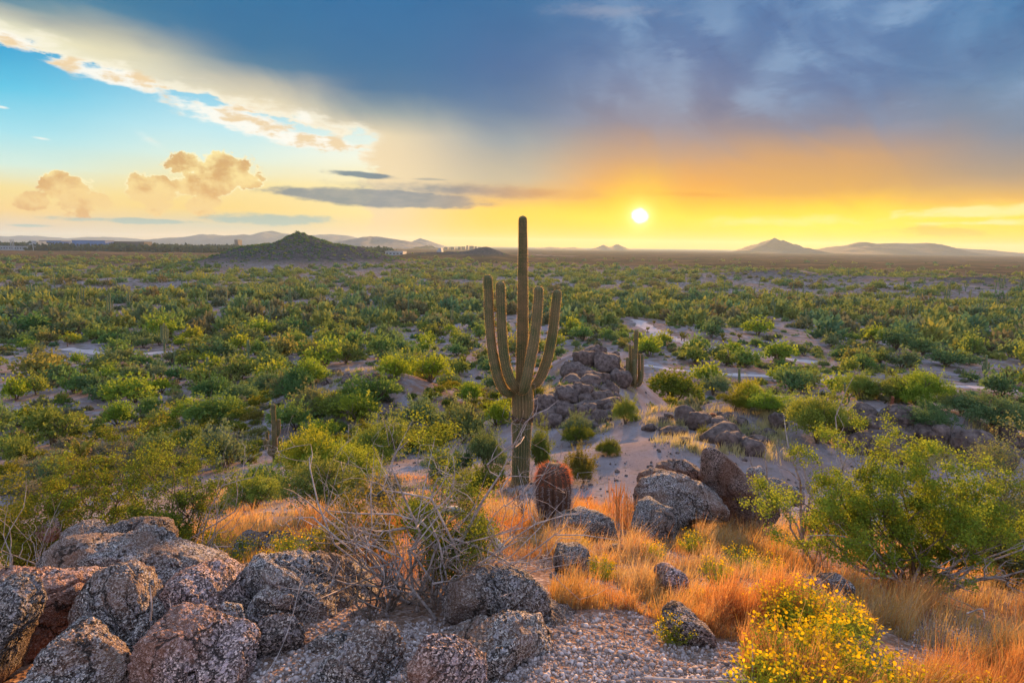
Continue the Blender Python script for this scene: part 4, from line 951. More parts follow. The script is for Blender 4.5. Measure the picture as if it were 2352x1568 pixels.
# barrel cactus
def barrel(bx, by, tx, ty, wpx, dep, label, scorched=True, group='barrel cacti', fine=True):
    b = P3(bx, by, dep); k = dep / FOC; h = (by - ty) * k * 1.03; r = wpx / 2 * k; lean = (tx - bx) * k
    root = empty('barrel_cactus', b, label, 'cactus', group); rg = np.random.default_rng(12)
    pts = [(lean * t, 0, h * t) for t in (0, .12, .22, .4, .6, .8, .92, 1.0)]; rad = [r * .72, r * .8, r * .84, r * .97, r, r * .93, r * .72, r * .5]
    V, F, info = ribbed(pts, rad, 17, 4, 0.24, 50)
    link('body', mesh_np('body', V.reshape(-1, 3), F), M['barrel'], root)
    v, f = spines(info, 0.02 if fine else 0.06, 0.055, 0.0016 if fine else 0.004, rg, 0.1, 7)
    z0 = h * 0.30
    keep = v.reshape(-1, 3, 3)[:, 0, 2] > z0; vv = v.reshape(-1, 3, 3)[keep]
    top = (vv[:, 0, 2] > h * 0.74)
    for nm_, q, mm in (('spines', vv[~top], 'deadwood'), ('crown_spines', vv[top], 'spine_red')):
        if len(q): link(nm_, mesh_np(nm_, q.reshape(-1, 3), np.arange(len(q) * 3).reshape(-1, 3), False), M[mm], root)
    return root
_bp = at(1268, 1212)
barrel(1272, 1216, 1266, 1050, 80, _bp.y, 'red spined barrel cactus with a blackened foot, in front of the tall saguaro')
for x, y, w, lab in [(80, 1085 - 25, 10, 'small round barrel cactus on sunlit grass at the left'), (1636, 968, 16, 'pink barrel cactus on the rocks above the sand patch'), (1612, 958, 12, 'smaller pink barrel cactus left of the other on the rocks'), (2330, 928, 12, 'grey headed barrel cactus at the right edge')]:
    p = at(x, y); barrel(x, y, x, y - w * 1.2, w, p.y, lab, fine=False)

# ------------------------------------------------------------------ bushes and small trees
def crown_geo(rg, n, R0, Hh, leaf, lobes=9, up=0.5, hollow=0.55, wid=0.28):
    C = []
    for k in range(lobes):
        a = rg.uniform(0, 2 * np.pi); q = rg.uniform(0, 0.72) ** 0.7 * R0; z = Hh * (0.30 + 0.42 * rg.random() * (1 - 0.4 * q / R0))
        C.append((q * np.cos(a), q * np.sin(a), z, R0 * rg.uniform(0.28, 0.5)))
    C = np.array(C); w = C[:, 3] ** 2; idx = rg.choice(lobes, n, p=w / w.sum())
    d = rg.normal(size=(n, 3)); d[:, 2] = np.abs(d[:, 2]) * 0.9 - 0.35; d /= np.linalg.norm(d, axis=1)[:, None]
    rr = C[idx, 3] * (hollow + (1 - hollow) * rg.random(n) ** 0.5) * (1 + 0.22 * rg.normal(size=n) * (rg.random(n) < .35))
    P = C[idx, :3] + d * rr[:, None] * np.array([1, 1, Hh / R0 * 0.8])
    K = 70; sd_ = rg.normal(size=(K, 3)); sd_[:, 2] = np.abs(sd_[:, 2]) * 1.1 - .15; sd_ /= np.linalg.norm(sd_, axis=1)[:, None]; sl = rg.uniform(.75, 1.22, K); si = rg.integers(0, K, n)
    so = C[rg.integers(0, lobes, K), :3] * .5; spr = rg.random(n) < .34; tt_ = rg.random(n) ** .6
    Q = so[si] + sd_[si] * (sl[si] * tt_ * R0)[:, None] * np.array([.95, .95, Hh / R0 * .85]) + [0, 0, .12 * Hh] + rg.normal(0, .035 * R0, (n, 3))
    P[spr] = Q[spr]; P[:, 2] = np.maximum(P[:, 2], 0.04 * Hh + .03 * rg.random(n))
    D = d + np.array([0, 0, up]) + rg.normal(0, 0.45, (n, 3)); D /= np.linalg.norm(D, axis=1)[:, None]
    S = np.cross(D, rg.normal(size=(n, 3))); S /= np.linalg.norm(S, axis=1)[:, None]
    L_ = leaf * rg.uniform(0.6, 1.5, (n, 1)); W_ = L_ * wid
    V = np.stack([P - D * L_ * .5, P + S * W_, P + D * L_ * .6, P - S * W_], 1).reshape(-1, 3)
    return V, np.arange(4 * n).reshape(-1, 4)
def stems_geo(rg, R0, Hh, n, r0, fork=3):
    g = Geo()
    for k in range(n):
        a = rg.uniform(0, 2 * np.pi); s = rg.uniform(.3, .85) * R0
        e = np.array([s * np.cos(a), s * np.sin(a), Hh * rg.uniform(.45, .85)])
        mid = e * [.4, .4, .5] + rg.normal(0, .06 * R0, 3)
        P = spline([[0, 0, -.1], mid, e], 8); g.tube(P, np.linspace(r0, r0 * .25, 8), 5)
        for q in range(fork):
            st = P[rg.integers(3, 7)]; en = st + rg.normal(0, .22, 3) * R0 + [0, 0, .22 * Hh]
            g.tube(spline([st, (st + en) / 2 + rg.normal(0, .04 * R0, 3), en], 5), np.linspace(r0 * .4, r0 * .12, 5), 4)
    return g
def plant_proto(name, crown_mat, n, R0, Hh, leaf, seed, stems=6, r0=0.05, lobes=9, cat='tree', crown='crown', trunk='trunk', **k):
    rg = np.random.default_rng(seed)
    V, F = crown_geo(rg, n, R0, Hh, leaf, lobes, **k)
    root = bpy.data.objects.new(name, None); root.empty_display_size = .2; COL.objects.link(root); root['category'] = cat
    link(crown, mesh_np(crown, V, F, False), M[crown_mat], root)
    link(trunk, stems_geo(rg, R0, Hh, stems, r0).mesh(trunk), M['bark'], root)
    root['used'] = 0
    return root
# unit plants: radius 1, height about 1.25
PROTO = {}
for kind, mt in (('palo', 'leaf_palo'), ('teal', 'leaf_teal'), ('olive', 'leaf_olive'), ('yellow', 'leaf_yellow'), ('sage', 'leaf_sage')):
    tree = kind in ('palo', 'teal', 'yellow')
    nm_ = {'palo': 'palo_verde_tree', 'teal': 'mesquite_tree', 'yellow': 'palo_verde_tree', 'olive': 'creosote_bush', 'sage': 'sage_bush'}[kind]
    ct = 'tree' if tree else 'bush'; cr, tr = ('crown', 'trunk') if tree else ('foliage', 'stems')
    for lod, (n, leaf) in enumerate([(15000, 0.045), (4200, 0.085), (1100, 0.16)]):
        if not tree: leaf *= 1.1
        PROTO[kind, lod] = [(nm_, mt, n, leaf, 100 * lod + 10 * j + len(kind), ct, cr, tr) for j in range(2 if lod == 0 else 3)]
BUILT = {}
def plant(kind, x, y, rad, h, label, group, lod=None, rng=random):
    d = math.hypot(x, y)
    if lod is None: lod = 0 if d < 30 else 1 if d < 75 else 2
    j = rng.randrange(len(PROTO[kind, lod])); key = (kind, lod, j); loc = Vector((x, y, hz(x, y) - 0.03))
    rz = rng.uniform(0, 6.3); sc = (rad, rad * rng.uniform(.85, 1.1), h / 1.25)
    if key not in BUILT:
        nm_, mt, n, leaf, sd, ct, cr, tr = PROTO[kind, lod][j]
        tree = ct == 'tree'
        root = plant_proto(nm_, mt, n, 1.0, 1.25, leaf, sd, 7 if tree else 10, 0.035 if tree else .015, 10, ct, cr, tr)
        del root['used']; BUILT[key] = root
        root.location = loc; root.rotation_euler = (0, 0, rz); root.scale = sc; root['label'] = label
        if group: root['group'] = group
        return root
    return dup(BUILT[key], loc, rz, sc, label, group)
PLANTS = []                        # (x, y, r) taken
def px_plant(kind, cx, by, w, h, label, group=None, flat=1.0):
    p = at(cx, by); k = p.y / FOC; r = w / 2 * k
    x, y = p.x, p.y + r * 0.6
    PLANTS.append((x, y, r * 0.8))
    plant(kind, x, y, r * 1.12, max(h * k * flat * 1.0, .2) + (hz(p.x, p.y) - hz(x, y)) * 0.6, label, group)
Z6 = lambda x, y: (x / 2.977, (900 + y / 2.735) / 1.0884)
Z2 = lambda x, y: ((700 + x / 2.2174) / 1.0884, (1000 + y / 2.2174) / 1.0884)
G1 = 'trees on the left slope'
for kind, zx, zy, zw, zh, lab in [
        ('palo', 180, 150, 340, 170, 'broad olive palo verde near the left edge above the sand patches'),
        ('yellow', 60, 290, 190, 170, 'yellow green palo verde at the left edge'),
        ('palo', 210, 250, 160, 140, 'round dark green palo verde second from the left edge'),
        ('palo', 460, 240, 190, 160, 'brownish palo verde left of the twiggy mesquite'),
        ('teal', 640, 245, 230, 155, 'twiggy blue green mesquite with bare lower trunk on pale sand'),
        ('yellow', 870, 235, 270, 95, 'low yellow green bush right of the twiggy mesquite'),
        ('palo', 860, 140, 220, 120, 'green palo verde behind the low yellow green bush'),
        ('palo', 620, 110, 260, 120, 'wide green palo verde further up the left plain'),
        ('yellow', 760, 455, 240, 165, 'domed yellow green palo verde below the low bush'),
        ('palo', 960, 395, 210, 135, 'bright green palo verde right of the domed one'),
        ('sage', 1180, 355, 150, 120, 'grey brown bush between two palo verdes'),
        ('palo', 1370, 460, 350, 210, 'large spreading palo verde in the middle of the left slope'),
        ('teal', 1390, 300, 220, 190, 'blue green mesquite behind the large spreading palo verde'),
        ('palo', 1540, 150, 230, 140, 'palo verde just below the saguaro with one arm'),
        ('olive', 1680, 255, 180, 110, 'dark olive bush on the sand left of the mound'),
        ('olive', 1740, 335, 120, 85, 'small dark creosote left of the bright teal bushes'),
        ('teal', 1930, 275, 210, 170, 'bright teal bush at the foot of the low mound'),
        ('yellow', 2100, 190, 240, 190, 'yellow green palo verde on the shoulder of the low mound'),
        ('teal', 2080, 400, 280, 200, 'dark teal bush behind the short armed saguaro'),
        ('palo', 2290, 410, 230, 150, 'olive tree right of the dark teal bush'),
        ('palo', 80, 730, 240, 220, 'dark olive bush at the left edge, lowest of the slope'),
        ('olive', 110, 455, 330, 130, 'line of olive creosote at the left edge'),
        ('olive', 430, 455, 190, 80, 'low olive creosote beside sunlit grass'),
        ('olive', 940, 520, 150, 70, 'low creosote below the grey boulder'),
        ('olive', 700, 545, 130, 80, 'tiny creosote higher on the sand bank'),
        ('olive', 530, 530, 80, 80, 'little green creosote beside the cholla'),
        ('olive', 1150, 490, 120, 75, 'dark low bush under the spreading palo verde'),
        ('olive', 1640, 420, 190, 90, 'dark green low bush left of the short armed saguaro'),
        ('teal', 1040, 725, 220, 230, 'tall grey green mesquite left of centre on the slope'),
        ('palo', 1270, 640, 190, 190, 'twiggy palo verde behind the big grey green mesquite'),
        ('teal', 1470, 770, 420, 300, 'big grey green mesquite left of the short armed saguaro'),
        ('palo', 1740, 570, 150, 120, 'yellowish palo verde directly left of the short armed saguaro'),
        ('yellow', 2150, 570, 230, 150, 'yellow green palo verde right of the short armed saguaro'),
        ('yellow', 2200, 850, 420, 330, 'largest yellow green palo verde, below right of the short armed saguaro'),
        ('palo', 1750, 960, 380, 230, 'olive palo verde on the brow behind the dead shrub'),
        ('teal', 320, 860, 270, 210, 'bright green bush behind the left creosote'),
        ('sage', 400, 620, 170, 80, 'low grey bush on the sand at the left'),
        ('sage', 470, 380, 140, 50, 'pale sage on the sand bank'),
        ('olive', 400, 310, 110, 50, 'small creosote on the sand bank')]:
    x, y = Z6(zx, zy); px_plant(kind, x, y, zw / 2.977, zh / 2.977, lab, None)
for kind, zx, zy, zw, zh, lab in [
        ('yellow', 150, 480, 330, 330, 'yellow green palo verde above the pale dead branches'),
        ('yellow', 420, 150, 270, 170, 'yellow green palo verde left of the tall saguaro, farther back'),
        ('palo', 560, 350, 400, 240, 'wide olive palo verde behind the dead shrub'),
        ('teal', 740, 190, 290, 190, 'grey green mesquite topped by yellow leaves, left of the tall saguaro'),
        ('palo', 1010, 260, 250, 250, 'rounded olive palo verde just left of the tall saguaro'),
        ('teal', 1150, 400, 240, 250, 'bright teal tree directly behind the foot of the tall saguaro'),
        ('yellow', 1200, 160, 200, 150, 'yellow green crown behind the trunk of the tall saguaro'),
        ('palo', 1450, 430, 170, 310, 'olive tree close behind the tall saguaro on its right'),
        ('palo', 60, 190, 260, 170, 'dark green tree below the low mound'),
        ('palo', 280, 110, 240, 130, 'green palo verde below the rubble mound'),
        ('teal', 1000, 420, 130, 160, 'dark green bush in the gully left of the tall saguaro'),
        ('olive', 1640, 260, 160, 120, 'dark creosote at the foot of the rubble'),
        ('olive', 1690, 470, 190, 200, 'dark creosote right of the barrel cactus'),
        ('olive', 1830, 310, 110, 90, 'small creosote on the grey sand')]:
    x, y = Z2(zx, zy); px_plant(kind, x, y, zw / 2.413, zh / 2.413, lab, None)
for kind, x, y, w, h, lab in [
        ('teal', 660, 925, 90, 75, 'teal palo verde left of the low mound'), ('yellow', 985, 880, 90, 60, 'olive palo verde left of the tall saguaro on the plain'),
        ('yellow', 900, 880, 80, 60, 'yellow green palo verde behind the rounded one'), ('palo', 850, 950, 120, 80, 'olive palo verde between the mound and the tall saguaro'),
        ('yellow', 1075, 930, 80, 50, 'small yellow green bush next to the saguaro arms'), ('palo', 640, 830, 86, 56, 'round green palo verde alone on reddish ground'),
        ('teal', 480, 830, 80, 50, 'grey green mesquite on the left plain'), ('teal', 560, 795, 60, 46, 'pale grey green mesquite on the left plain'), ('teal', 45, 770, 84, 48, 'grey green mesquite at the left edge'), ('teal', 165, 775, 70, 48, 'second grey green mesquite from the left edge'),
        ('palo', 375, 775, 76, 60, 'yellow green palo verde behind the candelabra saguaro'), ('palo', 260, 830, 70, 50, 'dark green palo verde on the left plain'), ('palo', 540, 875, 80, 52, 'olive palo verde below the one armed saguaro'),
        ('yellow', 1720, 925, 70, 50, 'yellow green palo verde below the right track'), ('palo', 1440, 978, 60, 62, 'bright green creosote on the outcrop below the many armed saguaro'), ('olive', 1560, 930, 120, 70, 'dark green creosote right of the many armed saguaro'),
        ('palo', 1722, 845, 70, 42, 'round dark palo verde above the right track'), ('palo', 1900, 1030, 150, 120, 'olive palo verde behind the bare branch'), ('palo', 1990, 920, 90, 60, 'yellow green palo verde left of the rusty post'),
        ('palo', 2070, 925, 100, 60, 'olive palo verde right of the rusty post'), ('yellow', 2130, 935, 120, 80, 'yellow green palo verde around the pale saguaro'), ('teal', 2145, 1000, 110, 70, 'grey sage tree above the leaning boulder'),
        ('teal', 2310, 1010, 150, 90, 'bright green bush at the right edge'), ('teal', 2320, 920, 90, 70, 'teal tree at the right edge'), ('palo', 1870, 890, 70, 44, 'round green palo verde on the right track'), ('palo', 1955, 858, 50, 36, 'small round palo verde above the right track'),
        ('teal', 2190, 845, 80, 46, 'teal mesquite on the far right plain'), ('palo', 2230, 960, 90, 50, 'yellow green bush beside the right saguaro'), ('teal', 1830, 905, 80, 60, 'grey green mesquite left of the bare branch'),
        ('olive', 1620, 1010, 28, 34, 'little green creosote on the bedded outcrop'), ('olive', 1400, 1045, 60, 34, 'little creosote on the grey sand near the rubble'), ('olive', 1590, 1130 - 95, 16, 12, 'tiny green plant on the grey sand'),
        ('palo', 720, 1178, 190, 120, 'olive palo verde on the brow behind the dead shrub, left part'), ('palo', 570, 1172, 120, 80, 'small olive palo verde on the brow behind bare branches'), ('sage', 880, 1165, 120, 66, 'grey sage on the brow behind the dead shrub'),
        ('olive', 1090, 1160, 130, 90, 'dark creosote on the brow left of the tall saguaro'), ('yellow', 800, 1120, 150, 90, 'yellow green palo verde filling the gully below the brow'), ('teal', 1010, 1110, 110, 70, 'small blue green bush left of the foot of the tall saguaro'),
        ('teal', 1325, 1010, 70, 60, 'dark green bush at the foot of the rubble slope'), ('yellow', 1345, 935 - 25, 30, 22, 'tiny yellow green bush between the rubble heaps'), ('palo', 1050, 800, 44, 40, 'dark green tree left of the saguaro arms on the plain'),
        ('yellow', 1780, 960, 110, 60, 'yellow green bush behind the lower ridge'), ('olive', 1700, 950, 80, 50, 'olive bush behind the lower ridge')]:
    px_plant(kind, x, y, w, h, lab, None)

# random cover of the plain
def taken(x, y, r):
    for (a, b, c) in PLANTS:
        if abs(a - x) < 60 and (a - x) ** 2 + (b - y) ** 2 < (c + r) ** 2 * 0.7: return True
    return False
def on_track(x, y, r): return bool((((TP - [x, y]) ** 2).sum(1) < (3.3 + r) ** 2).any())
BARE = [[(590, 940), (675, 940), (675, 1110), (590, 1110)], [(1395, 850), (1530, 850), (1530, 960), (1395, 960)], [(1380, 985), (1500, 990), (1640, 1010), (1750, 1060), (1750, 1140), (1380, 1140)], [(1215, 980), (1230, 900), (1290, 800), (1440, 800), (1480, 930), (1440, 980), (1300, 990)], [(690, 900), (760, 845), (880, 840), (930, 880), (800, 910)],
        [(1380, 940), (1800, 950), (1800, 1060), (1400, 1000)], [(1930, 950), (2352, 960), (2352, 1080), (1930, 1060)]]
cand = []
rg = np.random.default_rng(21)
NCAND = 30000
az_ = np.radians(rg.uniform(-47, 47, NCAND)); dd = 24 * (420 / 24) ** (rg.random(NCAND) ** 0.62)
cx_, cy_ = dd * np.sin(az_), dd * np.cos(az_); cz_ = H(cx_, cy_)
sx_, sy_ = project(np.stack([cx_, cy_, cz_], -1))
dens = fbm(cx_ / 28, cy_ / 28, oct=3, seed=31)
lim = {'palo': 0, 'bush': 0}
far_extra = []
for i in np.argsort(dd):
    x, y, d = cx_[i], cy_[i], dd[i]
    if not (-60 < sx_[i] < 2412) or sy_[i] > 1150: continue
    if any(inpoly([sx_[i]], [sy_[i]], B)[0] for B in BARE): continue
    if dens[i] < 0.08 and rg.random() < 0.88: continue
    if rg.random() < (0.5 if d < 160 else 0.25): continue
    tree = rg.random() < (0.45 if d < 170 else 0.6)
    r = rg.uniform(1.3, 2.9) if tree else rg.uniform(0.45, 1.05)
    if d > 140: r *= 1.35
    if (d < 48 and tree) or d < 31: continue
    if d < 110 and tree and rg.random() < .35: continue
    if taken(x, y, r * (0.75 if d < 170 else 0.6)) or on_track(x, y, r * .6): continue
    PLANTS.append((x, y, r))
    cand.append((x, y, d, r, tree))
    if len(cand) > 2600: break
ntree = nbush = 0
ZONES = {}
def zone(x, y):
    sx, sy = project(np.array([[x, y, hz(x, y)]])); sx, sy = float(sx[0]), float(sy[0])
    hs = [(160, 'at the left edge'), (330, 'left of the candelabra saguaro'), (500, 'right of the candelabra saguaro'), (640, 'left below the dark hill'), (780, 'right below the dark hill'), (930, 'right of the dark hill'), (1100, 'left of the tall saguaro'), (1290, 'behind the tall saguaro'),
          (1440, 'right of the tall saguaro'), (1560, 'by the many armed saguaro'), (1700, 'below the sun, right side'), (1860, 'below the pointed mountain'), (2010, 'left of the rusty post'), (2160, 'right of the rusty post'), (2280, 'near the right edge'), (9999, 'at the right edge')]
    vs = [(660, 'farthest out'), (700, 'far out'), (745, 'on the outer plain'), (800, 'on the middle plain'), (870, 'on the near plain'), (960, 'at slope foot'), (9999, 'on the near slope')]
    return next(t for v, t in vs if sy < v) + ', ' + next(t for v, t in hs if sx < v), sx
def later(o, desc, x, y):
    z, sx = zone(x, y); ZONES.setdefault((desc, z), []).append((sx, o))
def finish_labels():
    ords = ['leftmost', 'second from left,', 'third from left,', 'fourth from left,', 'fifth from left,', 'sixth from left,', 'seventh from left,', 'eighth from left,']
    for (desc, z), L_ in ZONES.items():
        L_.sort(key=lambda t: t[0])
        for i, (sx, o) in enumerate(L_):
            if len(L_) == 1: o['label'] = desc + ' ' + z
            elif len(L_) <= 8: o['label'] = ('rightmost' if i == len(L_) - 1 else ords[i]) + ' ' + desc + ' ' + z
            else: o['label'] = desc + ' ' + z
for (x, y, d, r, tree) in cand:
    side = 'left' if x < -0.02 * y else 'right'
    if tree and ntree < 225:
        u = random.random(); kind = 'palo' if u < .45 else 'yellow' if u < .7 else 'teal'
        col = {'palo': 'olive green palo verde', 'yellow': 'yellow green palo verde', 'teal': 'grey green mesquite'}[kind]
        lab = f'rounded {col} scattered over the {side} side of the desert plain'
        o = plant(kind, x, y, r, r * random.uniform(1.05, 1.5), lab, col + ' trees on the plain'); ntree += 1
        later(o, ('broad ' if r > 2.05 else 'small ') + {'palo': 'olive tree', 'yellow': 'yellowish tree', 'teal': 'bluish tree'}[kind], x, y)
    elif not tree and nbush < 285:
        kind = 'olive' if random.random() < .75 else 'sage'
        col = {'olive': 'olive green creosote bush', 'sage': 'grey green sage bush'}[kind]
        lab = f'low {col} on open ground on the {side} side of the plain'
        o = plant(kind, x, y, r, r * random.uniform(.75, 1.1), lab, f'low {col} plants on the plain', 1 if d < 45 else 2); nbush += 1
        later(o, ('low ' if r > .72 else 'tiny ') + {'olive': 'creosote bush', 'sage': 'sage bush'}[kind], x, y)
    else: far_extra.append((x, y, r, tree))
for q_ in LATE: later(*q_)
finish_labels()

# the rest of the scrub, too many to count
def scrub():
    rg = np.random.default_rng(77); Vs, Fs, Ts = [], [], []; n = 0
    def clump(X_, Y_, Z_, Rr, Hh, m, tone, wid=0.5, leaf=0.22):
        nonlocal n
        k = len(X_); N_ = k * m
        ctr = np.repeat(np.stack([X_, Y_, Z_], -1), m, 0); rr = np.repeat(Rr, m); hh = np.repeat(Hh, m)
        d = rg.normal(size=(N_, 3)); d[:, 2] = np.abs(d[:, 2]) ; d /= np.linalg.norm(d, axis=1)[:, None]
        lob = 1 + 0.25 * np.sin(np.arctan2(d[:, 1], d[:, 0]) * 3 + np.repeat(rg.uniform(0, 6, k), m))
        q = rg.uniform(.6, 1.0, N_) * lob
        P = ctr + d * np.stack([rr * q, rr * q, hh * q], -1)
        D = d + [0, 0, .5] + rg.normal(0, .4, (N_, 3)); D /= np.linalg.norm(D, axis=1)[:, None]
        S = np.cross(D, rg.normal(size=(N_, 3))); S /= np.linalg.norm(S, axis=1)[:, None]
        L_ = (rr * leaf * rg.uniform(.7, 1.5, N_))[:, None]
        V = np.stack([P - D * L_, P + S * L_ * wid, P + D * L_, P - S * L_ * wid], 1).reshape(-1, 3)
        Vs.append(V); Fs.append(np.arange(4 * N_).reshape(-1, 4) + n); n += 4 * N_
        Ts.append(np.repeat(np.repeat(tone, m), 4))
    A = np.array([(x, y, r, t) for x, y, r, t in far_extra]); z = H(A[:, 0], A[:, 1])
    clump(A[:, 0], A[:, 1], z, A[:, 2], A[:, 2] * np.where(A[:, 3] > 0, 1.2, .8), 220, rg.random(len(A)))
    # beyond 200 m, row after row
    m = 11500; az = np.radians(rg.uniform(-46, 46, m)); d = 200 * (1500 / 200) ** (rg.random(m) ** 0.8)
    x, y = d * np.sin(az), d * np.cos(az); z = H(x, y); f = fbm(x / 30, y / 30, oct=4, seed=41); keep = ((f > np.where(d > 300, -.10, .10)) & (rg.random(m) < .85)) | (rg.random(m) < .15)
    lim_ = np.interp(np.degrees(az), [-40, -16, -4, 6, 45], [1300, 1300, 1000, 800, 800]) * (1 + .18 * fbm(az * 9, d * 0, oct=3, seed=2)); keep &= (d < lim_) | (rg.random(m) < .10)
    x, y, z, d = x[keep], y[keep], z[keep], d[keep]
    r = rg.uniform(1.1, 3.4, len(x)) * (1 + d / 2500)
    hill = (z > -19.5) & (d > 380); r[hill] *= .5; d_ = rg.random(len(x))
    near = d < 480
    tone = np.clip(rg.random(len(x)) ** 1.3 * .75 + .25 * (fbm(x / 80, y / 80, oct=2, seed=8) * .5 + .5), 0, 1)
    clump(x[near], y[near], z[near], r[near], r[near] * rg.uniform(.7, 1.1, near.sum()), 170, tone[near], leaf=0.15)
    clump(x[~near], y[~near], z[~near], r[~near], r[~near] * .85, 60, tone[~near], .6, 0.24)
    m = 520; hx = BUMPS[-1][0] * 0; b3 = [b for b in BUMPS if 600 < b[1] < 700]
    for b in b3:
        x = rg.normal(b[0], b[3] * 1.25, m); y = rg.normal(b[1] - 15, b[4] * .8, m); z = H(x, y); r = rg.uniform(.5, 1.5, m)
        clump(x, y, z, r, r * .9, 40, np.where(rg.random(m) < .5, .02, .6), .6, .3)
    # small things underfoot: bursage and seedlings between the bushes
    m = 4200; az = np.radians(rg.uniform(-47, 47, m)); d = 26 * (260 / 26) ** (rg.random(m) ** .7)
    x, y = d * np.sin(az), d * np.cos(az); z = H(x, y); r = rg.uniform(.18, .5, m)
    f = fbm(x / 12, y / 12, oct=3, seed=14); px_, py_ = project(np.stack([x, y, z], -1)); keep = (f > -0.05)
    for B in BARE[:3]: keep &= ~inpoly(px_, py_, B) | (rg.random(m) < .15)
    for a in range(m):
        if keep[a] and d[a] > 60 and on_track(x[a], y[a], 0): keep[a] = False
    clump(x[keep], y[keep], z[keep], r[keep], r[keep] * .7, 46, rg.random(keep.sum()), .45, 0.30)
    o = link('desert_scrub', mesh_np('desert_scrub', np.concatenate(Vs), np.concatenate(Fs), False, np.concatenate(Ts)), M['leaf_far'])
    tag(o, kind='stuff'); o['label'] = 'dense green desert scrub filling the plain to the horizon'
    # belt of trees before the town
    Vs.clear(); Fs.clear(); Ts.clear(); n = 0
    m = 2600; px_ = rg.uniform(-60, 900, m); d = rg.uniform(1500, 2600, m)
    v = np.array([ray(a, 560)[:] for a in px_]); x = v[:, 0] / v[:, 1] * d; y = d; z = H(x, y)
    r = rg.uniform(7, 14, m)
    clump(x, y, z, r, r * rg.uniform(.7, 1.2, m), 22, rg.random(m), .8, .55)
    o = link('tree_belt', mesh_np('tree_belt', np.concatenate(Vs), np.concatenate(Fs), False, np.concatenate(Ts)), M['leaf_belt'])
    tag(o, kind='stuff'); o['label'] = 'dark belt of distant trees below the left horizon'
scrub()

# chollas
def cholla_proto(seed):
    rg = np.random.default_rng(seed); root = bpy.data.objects.new('cholla_cactus', None); root.empty_display_size = .2; COL.objects.link(root); root['category'] = 'cactus'
    g = Geo(); g.tube([[0, 0, -.1], [.02, 0, .35], [0, .02, .75]], [.06, .055, .04], 7); link('trunk', g.mesh('trunk'), M['bark'], root)
    g = Geo(); V = []; 
    for k in range(26):
        a = rg.uniform(0, 6.3); st = np.array([0, 0, rg.uniform(.45, .8)]); L_ = rg.uniform(.2, .5)
        e = st + np.array([np.cos(a) * L_, np.sin(a) * L_, rg.uniform(.05, .45)]); P = spline([st, (st + e) / 2 + [0, 0, -.04], e], 7)
        g.tube(P, np.array([.03, .045, .05, .055, .055, .045, .01]), 6)
        for q in range(26):
            c = P[rg.integers(1, 7)]; d = rg.normal(size=3); d /= np.linalg.norm(d); w = np.cross(d, rg.normal(size=3)); w /= np.linalg.norm(w)
            V += [c + d * .04 + w * .006, c + d * .04 - w * .006, c + d * rg.uniform(.08, .11)]
    link('joints', g.mesh('joints'), M['stem'], root); link('spines', mesh_np('spines', np.array(V), np.arange(len(V)).reshape(-1, 3), False), M['spine'], root)
    return root
CH = [cholla_proto(s) for s in (1, 2)]; used = set()
spots = [(random.uniform(630, 850), random.uniform(742, 795)) for _ in range(34)] + [(random.uniform(1480, 1700), random.uniform(725, 800)) for _ in range(16)] + [(190, 1085), (440, 755), (155, 795), (170, 790), (195, 868), (2000, 705), (2050, 722), (2120, 742), (1960, 735), (250, 1092), (1150, 745), (1095, 790), (1065, 842), (700, 830)]
for i, (x, y) in enumerate(spots):
    p = at(x, y); s = random.uniform(1.1, 1.8); src = CH[i % 2]
    lab = 'pale fuzzy cholla in the sunlit cholla patch left of the saguaro' if i < 34 else 'pale fuzzy cholla beside the winding dirt track' if i < 50 else 'single pale cholla, ' + ('at the left edge above the sand bank', 'on the outer plain below the dark hill', 'under the grey green mesquite at the left', 'right of the left sand patch', 'by the low sand patch', 'left of the right hand scrub', 'on the right plain, middle of three', 'on the right plain, rightmost', 'on the right plain, leftmost', 'beside the little green creosote', 'far behind left of the tall saguaro', 'on the plain just left of the tall saguaro', 'on red ground left of the saguaro arms', 'below the cholla patch')[i - 50]
    grp = 'chollas of the left patch' if i < 34 else 'chollas beside the track' if i < 50 else 'scattered chollas'
    if i % 2 not in used and i < 2:
        used.add(i % 2); src.location = p; src.scale = (s, s, s); src['label'] = lab; src['group'] = grp
    else: dup(src, p, random.uniform(0, 6.3), s, lab, grp)

# ------------------------------------------------------------------ near shrubs
def grow(g, st, en, r0, r1, rg, depth, tips, wig=0.07, kids=5, klen=0.45):
    st = np.array(st, float); en = np.array(en, float); L_ = np.linalg.norm(en - st)
    k = 5; pts = [st + (en - st) * t + rg.normal(0, wig * L_, 3) * (0 < t < 1) for t in np.linspace(0, 1, k)]
    P = spline(pts, 9 if depth else 6); rad = np.linspace(r0, r1, len(P)); rad[-1] *= .4
    g.tube(P, rad, 6 if r0 > .006 else 4)
    tips.append(P[-1]); tips.append(P[len(P) * 2 // 3])
    if depth <= 0: return
    for q in range(kids):
        i = rg.integers(2, len(P) - 1); d = (en - st) / (L_ + 1e-9) + rg.normal(0, .75, 3) + [0, 0, .15]; d /= np.linalg.norm(d)
        grow(g, P[i], P[i] + d * L_ * klen * rg.uniform(.5, 1.1), rad[i] * .65, rad[i] * .22, rg, depth - 1, tips, wig * 1.2, max(kids - 1, 2), klen)
